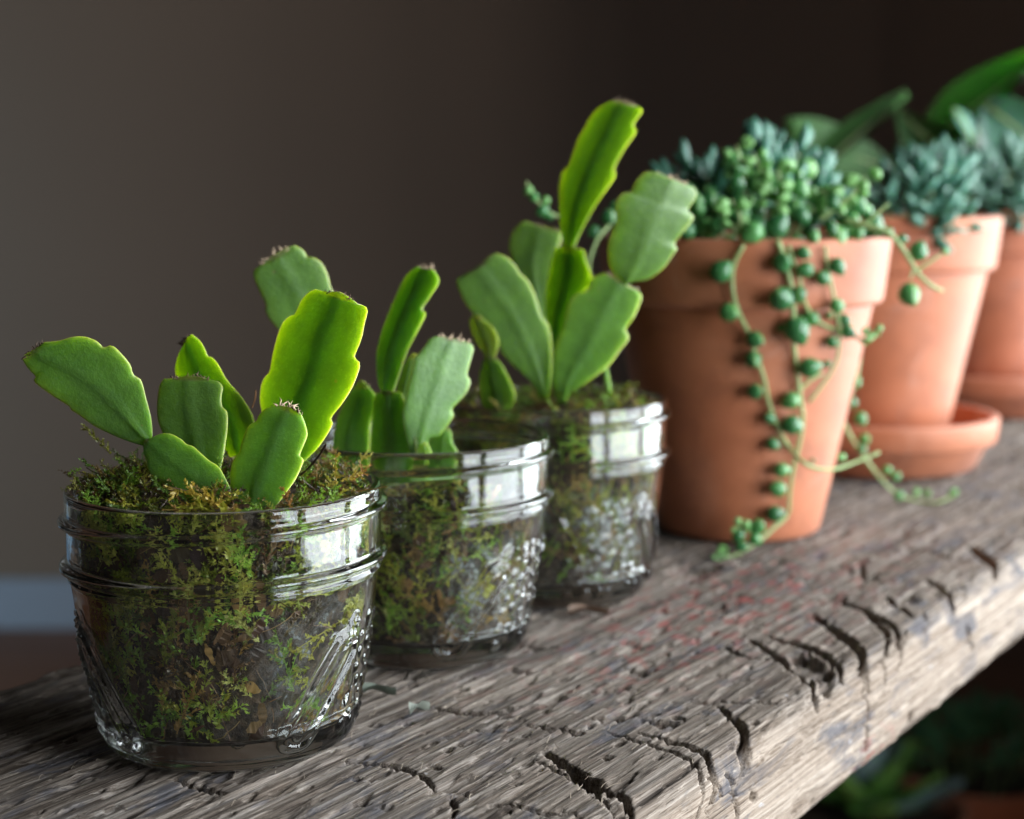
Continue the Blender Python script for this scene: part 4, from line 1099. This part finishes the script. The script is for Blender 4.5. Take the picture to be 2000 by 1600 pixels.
add_stem([at(1690, 560, 0.640), at(1682, 640, 0.634), at(1672, 735, 0.628), at(1648, 800, 0.622), at(1652, 835, 0.620), at(1682, 885, 0.625), at(1720, 935, 0.634), at(1752, 965, 0.642), at(1790, 978, 0.648), at(1830, 982, 0.645), at(1865, 966, 0.650)], 0.0009, 0.0005)
add_stem([at(1650, 430, 0.555), at(1690, 440, 0.552), at(1735, 455, 0.550), at(1765, 490, 0.550), at(1790, 530, 0.550), at(1815, 555, 0.550), at(1840, 568, 0.552)], 0.0011, 0.0006)
add_stem([at(1790, 528, 0.550), at(1815, 512, 0.550), at(1845, 492, 0.551)], 0.0006, 0.0004)
add_stem([at(1785, 520, 0.550), at(1778, 545, 0.549)], 0.0005, 0.0004)
add_stem([at(1690, 438, 0.553), at(1710, 418, 0.552), at(1735, 398, 0.552)], 0.0007, 0.0005)
add_stem([at(1190, 440, 0.555), at(1165, 470, 0.552), at(1150, 520, 0.551), at(1158, 560, 0.552)], 0.0007, 0.0005)
for px, py, r in [(1407, 531, 21), (1423, 610, 18), (1474, 663, 18), (1471, 702, 18), (1474, 765, 17), (1503, 817, 14), (1508, 867, 13),
                  (1527, 513, 19), (1568, 494, 15), (1574, 527, 17), (1525, 583, 25), (1560, 574, 15), (1555, 643, 26), (1526, 640, 9), (1585, 622, 15),
                  (1607, 543, 16), (1635, 519, 16), (1635, 598, 15), (1620, 616, 8), (1650, 626, 14), (1655, 648, 15), (1624, 668, 13), (1617, 711, 8),
                  (1580, 718, 22), (1545, 782, 17), (1546, 830, 20), (1528, 836, 8), (1525, 918, 16), (1519, 955, 17), (1512, 1004, 17), (1588, 900, 5)]:
    rr = r / FPX * 0.55
    add_pearl(on_pot(px, py, rr * 1.05), rr, PEARL)
for px, py, r, y in [(1478, 1030, 17, 0.552), (1443, 1046, 13, 0.548), (1447, 1068, 12, 0.546), (1474, 1053, 12, 0.550), (1671, 748, 11, 0.625), (1663, 787, 12, 0.620), (1680, 817, 13, 0.622),
                     (1688, 858, 11, 0.623), (1683, 876, 10, 0.624), (1733, 918, 10, 0.632), (1750, 930, 10, 0.636), (1790, 962, 9, 0.648), (1810, 964, 9, 0.646), (1755, 968, 10, 0.640), (1862, 962, 9, 0.650),
                     (1793, 492, 19, 0.552), (1775, 574, 22, 0.549), (1762, 467, 10, 0.551), (1643, 893, 9, 0.552), (1845, 490, 7, 0.551),
                     (1032, 372, 9, 0.560), (1042, 385, 10, 0.560), (1066, 392, 9, 0.562), (1060, 412, 13, 0.560), (1072, 422, 10, 0.562), (1188, 425, 17, 0.560), (1160, 452, 13, 0.558), (1345, 448, 14, 0.556),
                     (1335, 430, 13, 0.560), (1200, 405, 12, 0.565)]:
    rr = r / FPX * y
    add_pearl(at(px, py, y), rr, PEARL if r > 9 else YOUNGP)
add_stem([at(1150, 425, 0.565), at(1100, 425, 0.562), at(1068, 412, 0.561), at(1040, 380, 0.560), at(1028, 355, 0.560)], 0.0006, 0.0004)
# tufts of tiny leaves at strand ends
for px, py, y in [(1405, 1085, 0.545), (1702, 655, 0.556), (1446, 1030, 0.549)]:
    for _ in range(11):
        o = add_pearl(at(px + rp.uniform(-16, 16), py + rp.uniform(-14, 12), y + rp.uniform(-0.003, 0.003)), rp.uniform(0.0007, 0.0014), YOUNGP)
# the mound on top of the pot
placed = []
cnt = 0
for _ in range(6000):
    if cnt >= 120: break
    a = rp.uniform(0, 2 * math.pi); f = math.sqrt(rp.random()) * 1.02
    x = POT1[0] + 0.052 * f * math.cos(a); y = POT1[1] + 0.052 * f * math.sin(a)
    hx = (x - POT1[0]) / 0.052
    zt = 0.105 + 0.026 * (1 - f ** 2.4) * (0.62 + 0.38 * math.exp(-((hx - 0.15) / 0.5) ** 2)) + rp.uniform(-0.014, 0.008)
    if y > POT1[1] + 0.022: continue
    if math.cos(a) < -0.6 and f > 0.8 and rp.random() < 0.6: continue
    r = rp.choice([0.0022, 0.0028, 0.0034, 0.0040])
    if f > 0.85: zt = 0.1085 + rp.uniform(0, 0.004)
    if any((x - u) ** 2 + (y - v) ** 2 + (zt - w) ** 2 < (0.85 * (r + q)) ** 2 for u, v, w, q in placed): continue
    placed.append((x, y, zt, r)); add_pearl((x, y, zt), r, PEARL if rp.random() > 0.06 else YOUNGP); cnt += 1
# pale upright shoots with young pearls
for sx, sy, ex, ey, y in [(1450, 420, 1438, 285, 0.575), (1490, 400, 1470, 300, 0.58), (1440, 460, 1428, 390, 0.55), (1600, 430, 1690, 345, 0.562), (1560, 420, 1665, 380, 0.566), (1640, 420, 1600, 370, 0.57), (1500, 440, 1520, 330, 0.558)]:
    p0, p1 = at(sx, sy, y), at(ex, ey, y); add_stem([p0, (p0 + p1) / 2 + np.array([0.002, 0, 0]), p1], 0.0008, 0.0005)
    for k in range(7):
        u = 0.25 + 0.75 * k / 6; p = p0 * (1 - u) + p1 * u
        add_pearl(p + np.array([(-1) ** k * 0.0034, rp.uniform(-0.002, 0.002), rp.uniform(-0.001, 0.001)]), rp.uniform(0.0014, 0.0026), YOUNGP)

# ------------------------------------------------------------------ sedum clumps
def leaf_mesh(name, mat, slim=0.235):
    V = []; n, m = 7, 8
    V.append((0, 0, 0))
    for i in range(1, n):
        u = i / n; r = slim * (math.sin(math.pi * u ** 0.85) ** 0.6) * (0.55 + 0.55 * u)
        for j in range(m):
            q = 2 * math.pi * j / m; V.append((r * math.cos(q), 0.72 * r * math.sin(q) + 0.10 * u * u, u))
    V.append((0, 0.10, 1.02))
    F = [(0, 1 + (j + 1) % m, 1 + j) for j in range(m)]
    for i in range(n - 2):
        for j in range(m):
            a = 1 + i * m + j; b = 1 + i * m + (j + 1) % m; F.append((a, b, b + m, a + m))
    b0 = 1 + (n - 2) * m
    F += [(b0 + j, b0 + (j + 1) % m, len(V) - 1) for j in range(m)]
    me = bpy.data.meshes.new(name); me.from_pydata(V, [], F); me.polygons.foreach_set('use_smooth', [True] * len(me.polygons)); me.update()
    me.materials.append(mat)
    return me
LEAF_A = leaf_mesh('sedum_leaf', M_SEDUM); LEAF_B = leaf_mesh('sedum_leaf_grey', M_SEDUM2)
LEAF_C = leaf_mesh('sedum_leaf_broad', M_SEDUM, 0.36)
def sedum(label, org, stems, leaf, size, seed, cat='succulent', mat_stem=None):
    "stems: list of (base point, tip point, leaf count)"
    rg = random.Random(seed); e = tag(empty('sedum_plant', org), label, cat, 'blue green sedum clumps in the pots')
    O = np.array(org)
    for b, t, n in stems:
        n = max(6, int(n * 0.58))
        b, t = np.asarray(b, float), np.asarray(t, float)
        midp = (b + t) / 2 + np.array([0, 0, 0.10 * np.linalg.norm(t - b)])
        me = tube('stem', np.array([b, midp, t]) - O, [0.0011, 0.0008], 6)
        link('stem', me, e, mat_stem or M_STEM)
        ax = Vector(t - midp).normalized(); u = ax.orthogonal().normalized(); v = ax.cross(u)
        for k in range(n):
            f = k / (n - 1); ang = k * 2.399 + rg.uniform(-0.5, 0.5)
            p = Vector(midp * (1 - f) + t * f)
            out = (u * math.cos(ang) + v * math.sin(ang)) * (1.0 - 0.72 * f) + ax * (0.35 + 0.9 * f)
            o = link('leaf', leaf, e)
            o.location = p - Vector(O)
            o.rotation_euler = out.to_track_quat('Z', 'Y').to_euler()
            s = size * rg.uniform(0.62, 1.25) * (1.0 - 0.45 * f * f)
            o.scale = (s, s, s)
    return e
def stems_px(base_xy, base_z, lst):
    out = []
    for px, py, y, n in lst:
        t = at(px, py + 26, y); b = np.array([base_xy[0] + 0.35 * (t[0] - base_xy[0]), base_xy[1] + 0.35 * (t[1] - base_xy[1]), base_z]); out.append((b, t, n))
    return out
sedum('blue green sedum with plump pointed leaves behind the pearls in the first pot', (POT1[0], POT1[1], 0.098), stems_px(POT1, 0.098, [
    (1300, 320, 0.612, 13), (1345, 300, 0.618, 14), (1378, 318, 0.605, 13), (1475, 262, 0.622, 15), (1520, 252, 0.625, 16), (1562, 268, 0.622, 16), (1590, 300, 0.618, 14), (1545, 300, 0.605, 15),
    (1505, 300, 0.60, 14), (1610, 330, 0.610, 13), (1420, 330, 0.610, 12), (1630, 360, 0.60, 11), (1455, 320, 0.615, 12)]), LEAF_A, 0.0170, 3)
sedum('grey green sedum crowding over the rim of the second pot', (POT2[0], POT2[1], 0.103), stems_px(POT2, 0.103, [
    (1748, 330, 0.735, 14), (1775, 300, 0.740, 15), (1805, 290, 0.735, 16), (1840, 275, 0.745, 15), (1865, 300, 0.735, 15), (1830, 330, 0.715, 16), (1790, 350, 0.712, 15), (1870, 350, 0.712, 14),
    (1850, 395, 0.690, 15), (1838, 430, 0.684, 14), (1735, 370, 0.715, 12), (1880, 395, 0.700, 12), (1800, 395, 0.700, 12)]), LEAF_A, 0.0180, 4)
sedum('dark grey green sedum in the farthest pot at the picture edge', (POT3[0], POT3[1], 0.103), stems_px(POT3, 0.103, [
    (1915, 310, 0.90, 13), (1945, 330, 0.89, 14), (1975, 285, 0.90, 14), (1990, 340, 0.885, 14), (1960, 375, 0.875, 14), (1930, 375, 0.875, 12), (1995, 390, 0.872, 13), (2040, 320, 0.89, 14), (2050, 380, 0.88, 12),
    (1905, 350, 0.885, 12)]), LEAF_B, 0.0225, 6)

# ------------------------------------------------------------------ broad-leaved plant behind
def broad_leaf(parent, org, base, tip, width, mat, nrm, curve=0.12, name='leaf'):
    base, tip, nrm = np.asarray(base), np.asarray(tip), np.asarray(nrm, float)
    ax = tip - base; L = np.linalg.norm(ax); ax /= L
    nrm -= ax * (nrm @ ax); nrm /= np.linalg.norm(nrm); sd = np.cross(ax, nrm)
    NR, NC = 20, 11; V = []
    for i in range(NR):
        u = i / (NR - 1); w = width * math.sin(math.pi * min(1, (0.03 + 0.97 * u)) ** 0.8) ** 0.85 / 2
        for j in range(NC):
            c = -1 + 2 * j / (NC - 1)
            V.append(base + ax * L * u + sd * c * w + nrm * (curve * L * math.sin(math.pi * u) + 0.16 * width * c * c + 0.02 * width * math.sin(9 * u + c)))
    V = np.array(V); G = grid_faces(NR, NC); k = len(V)
    Q = np.concatenate([G, G[:, ::-1] + k]); V2 = np.concatenate([V, V - nrm * 0.0007])
    me = mesh_np(name, V2 - np.array(org), Q)
    l = link(name, me, parent, mat)
    rib = tube('midrib', np.array([V[i * NC + NC // 2] + nrm * 0.0003 for i in range(0, NR, 3)]) - np.array(org), [0.0013, 0.0005], 6)
    link('midrib', rib, l, M_STEM)
    return l
bo = (0.36, 1.03, 0.105)
broad = tag(empty('broad_leaved_plant', bo), 'plant with large dark pointed leaves arching up behind the farthest pots', 'plant')
B = lambda px, py, y: at(px, py, y)
broad_leaf(broad, bo, B(1750, 330, 0.99), B(1545, 235, 0.93), 0.034, M_BROADD, (-0.8, -0.5, 0.25))
broad_leaf(broad, bo, B(1600, 345, 0.93), B(1775, 190, 0.96), 0.030, M_BROADD, (-0.85, -0.5, 0.15), 0.05)
broad_leaf(broad, bo, B(1900, 330, 1.0), B(1745, 205, 0.97), 0.036, M_BROADD, (-0.7, -0.6, 0.3))
broad_leaf(broad, bo, B(1810, 290, 0.98), B(2050, 105, 0.95), 0.040, M_BROAD, (-0.6, -0.6, 0.6), 0.04)
broad_leaf(broad, bo, B(1960, 300, 1.0), B(1840, 205, 0.99), 0.030, M_BROAD, (-0.6, -0.7, 0.3))
broad_leaf(broad, bo, B(1990, 330, 0.98), B(1905, 215, 0.95), 0.022, M_SEDUM2, (-0.5, -0.8, 0.2))
broad_leaf(broad, bo, B(1925, 205, 0.95), B(2040, 290, 0.94), 0.028, M_SEDUM2, (-0.7, -0.6, 0.3))
broad_leaf(broad, bo, B(1860, 215, 0.94), B(1895, 290, 0.935), 0.013, M_SEDUM, (0.6, -0.8, 0.3))
for px in (1760, 1815, 1905, 1960, 1990):
    link('stem', tube('stem', np.array([bo, B(px, 360, 0.99), B(px + 5, 270, 0.985)]) - np.array(bo), [0.0022, 0.0012], 7), broad, M_DRY if px == 1905 else M_BROADD)
# its pot stands beyond the picture edge
pot('terracotta pot half hidden behind the farthest ones, holding the large leaved plant', 0.36, 1.075, z=0.0008, mat=M_TERRA2)
soil_disc('soil', 0.36, 1.075, 0.0965, 0.0465, 'dark soil under the large leaved plant', 9)

# ================================================================== plants standing on the floor below the plank
def low_pot(label, x, y, k):
    e = pot(label, x, y, z=FLOOR_Z + 0.001)
    e.scale = (k, k, k); e['group'] = 'pots standing on the floor'
    return e
LP1 = (0.500, 1.72); LP2 = (0.350, 1.58); LK1, LK2 = 1.9, 2.0
low_pot('shaded terracotta pot below the plank in the bottom corner, holding a dark bushy plant', *LP1, LK1)
low_pot('shaded terracotta pot below the plank edge, holding a rosette succulent', *LP2, LK2)
LZ1, LZ2 = FLOOR_Z + 0.096 * LK1, FLOOR_Z + 0.097 * LK2
soil_disc('soil', *LP1, LZ1, 0.0465 * LK1, 'soil in the shaded corner pot below the plank', 12)
soil_disc('soil', *LP2, LZ2, 0.0465 * LK2, 'soil in the rosette pot below the plank', 13)
s_ = random.Random(21); st = []
for i in range(26):
    a = s_.uniform(0, 2 * math.pi); f = math.sqrt(s_.random()); st.append((np.array([LP1[0] + 0.06 * f * math.cos(a), LP1[1] + 0.06 * f * math.sin(a), LZ1]),
        np.array([LP1[0] + 0.105 * f * math.cos(a), LP1[1] + 0.105 * f * math.sin(a), LZ1 + 0.055 + 0.030 * (1 - f) + s_.uniform(-0.012, 0.012)]), 14))
LEAF_D = leaf_mesh('dark_sedum_leaf', mat_leafy('bushy_green', (0.07, 0.22, 0.09), (0.16, 0.36, 0.16), 0.45, 0.2, 0.003, 12))
e = sedum('dark green bushy succulent in the shaded corner pot below the plank', (LP1[0], LP1[1], LZ1), st, LEAF_D, 0.026, 8); e['group'] = 'plants standing on the floor'
ro = (LP2[0], LP2[1], LZ2); ros = tag(empty('rosette_succulent', ro), 'green rosette succulent peeking out below the plank edge', 'succulent', 'plants standing on the floor')
for k in range(22):
    a = k * 2.399; f = k / 21; el = 0.25 + 1.0 * f; ln = 0.105 * (1 - 0.5 * f)
    d = np.array([math.cos(a) * math.cos(el), math.sin(a) * math.cos(el), math.sin(el)])
    b = np.array(ro) + np.array([0, 0, 0.014 + 0.030 * f]); broad_leaf(ros, ro, b, b + d * ln, 0.046 * (1 - 0.4 * f), M_ROS if k % 3 else M_ROSB, (-d[0] * 0.3, -d[1] * 0.3, 1.0), -0.10)

# ================================================================== small loose things
def splinters():
    rng = np.random.RandomState(77); V, Q = [], []
    for _ in range(300):
        t = rng.uniform(-0.08, 0.26); w = -abs(rng.uniform(0.0, 0.12)) ; L = rng.uniform(0.001, 0.0042); r = rng.uniform(0.00005, 0.00014)
        ang = rng.normal(0, 0.55); b = len(V); cv = rng.normal(0, 0.0006)
        for i in range(4):
            u = i / 3; x = t + L * u * math.cos(ang); y = w + L * u * math.sin(ang) + cv * u * u; z = -0.0002 + rng.uniform(0.2, 1) * 0.0011 * math.sin(2.4 * u) + 0.0005
            k = r * (1 - 0.7 * u)
            V += [(x, -(y - k), z), (x, -(y + k), z), (x, -y, z + 1.4 * k)]
        for i in range(3):
            for a in range(3): Q.append((b + 3 * i + a, b + 3 * i + (a + 1) % 3, b + 3 * i + 3 + (a + 1) % 3, b + 3 * i + 3 + a))
    o = link('splinters', mesh_np('splinters', np.array(V), np.array(Q)), plank, mat_plain('pale_wood_fibre', (0.36, 0.29, 0.22), 0.8))
    o['kind'] = 'stuff'
splinters()

def scrap(px, py, L, W, rz, label, col):
    p = atz(px, py, 0.0); rng = np.random.RandomState(int(px)); V = []; n = 9
    for i in range(n):
        u = i / (n - 1); w = W * math.sin(math.pi * (0.06 + 0.88 * u)) * rng.uniform(0.75, 1.15) / 2
        for j, cc in enumerate((-1, -0.4, 0.3, 1)):
            V.append(((u - 0.5) * L, cc * w + 0.12 * L * math.sin(3 * u), 0.0009 + 0.0016 * cc * cc + 0.0008 * math.sin(5 * u + cc)))
    G = grid_faces(n, 4); V = np.array(V); k = len(V)
    o = link('leaf_scrap', mesh_np('leaf_scrap', np.concatenate([V, V - [0, 0, 0.0002]]), np.concatenate([G, G[:, ::-1] + k])), None, mat_plain('dry_leaf', col, 0.7))
    o.location = (p[0], p[1], 0.0004); o.rotation_euler = (0, 0, rz)
    return tag(o, label, 'leaf scrap', 'dry scraps lying on the plank')
scrap(738, 1364, 0.0090, 0.0034, 0.1, 'dry grey green leaf scrap on the plank beside the near jar', (0.10, 0.12, 0.09))
scrap(820, 1398, 0.0072, 0.0030, 0.9, 'small curled pale green leaf scrap on the plank right of the near jar', (0.20, 0.22, 0.18))
scrap(1150, 1206, 0.0120, 0.0050, 0.2, 'small brown leaf scrap on the plank in front of the farthest jar', (0.13, 0.075, 0.045))
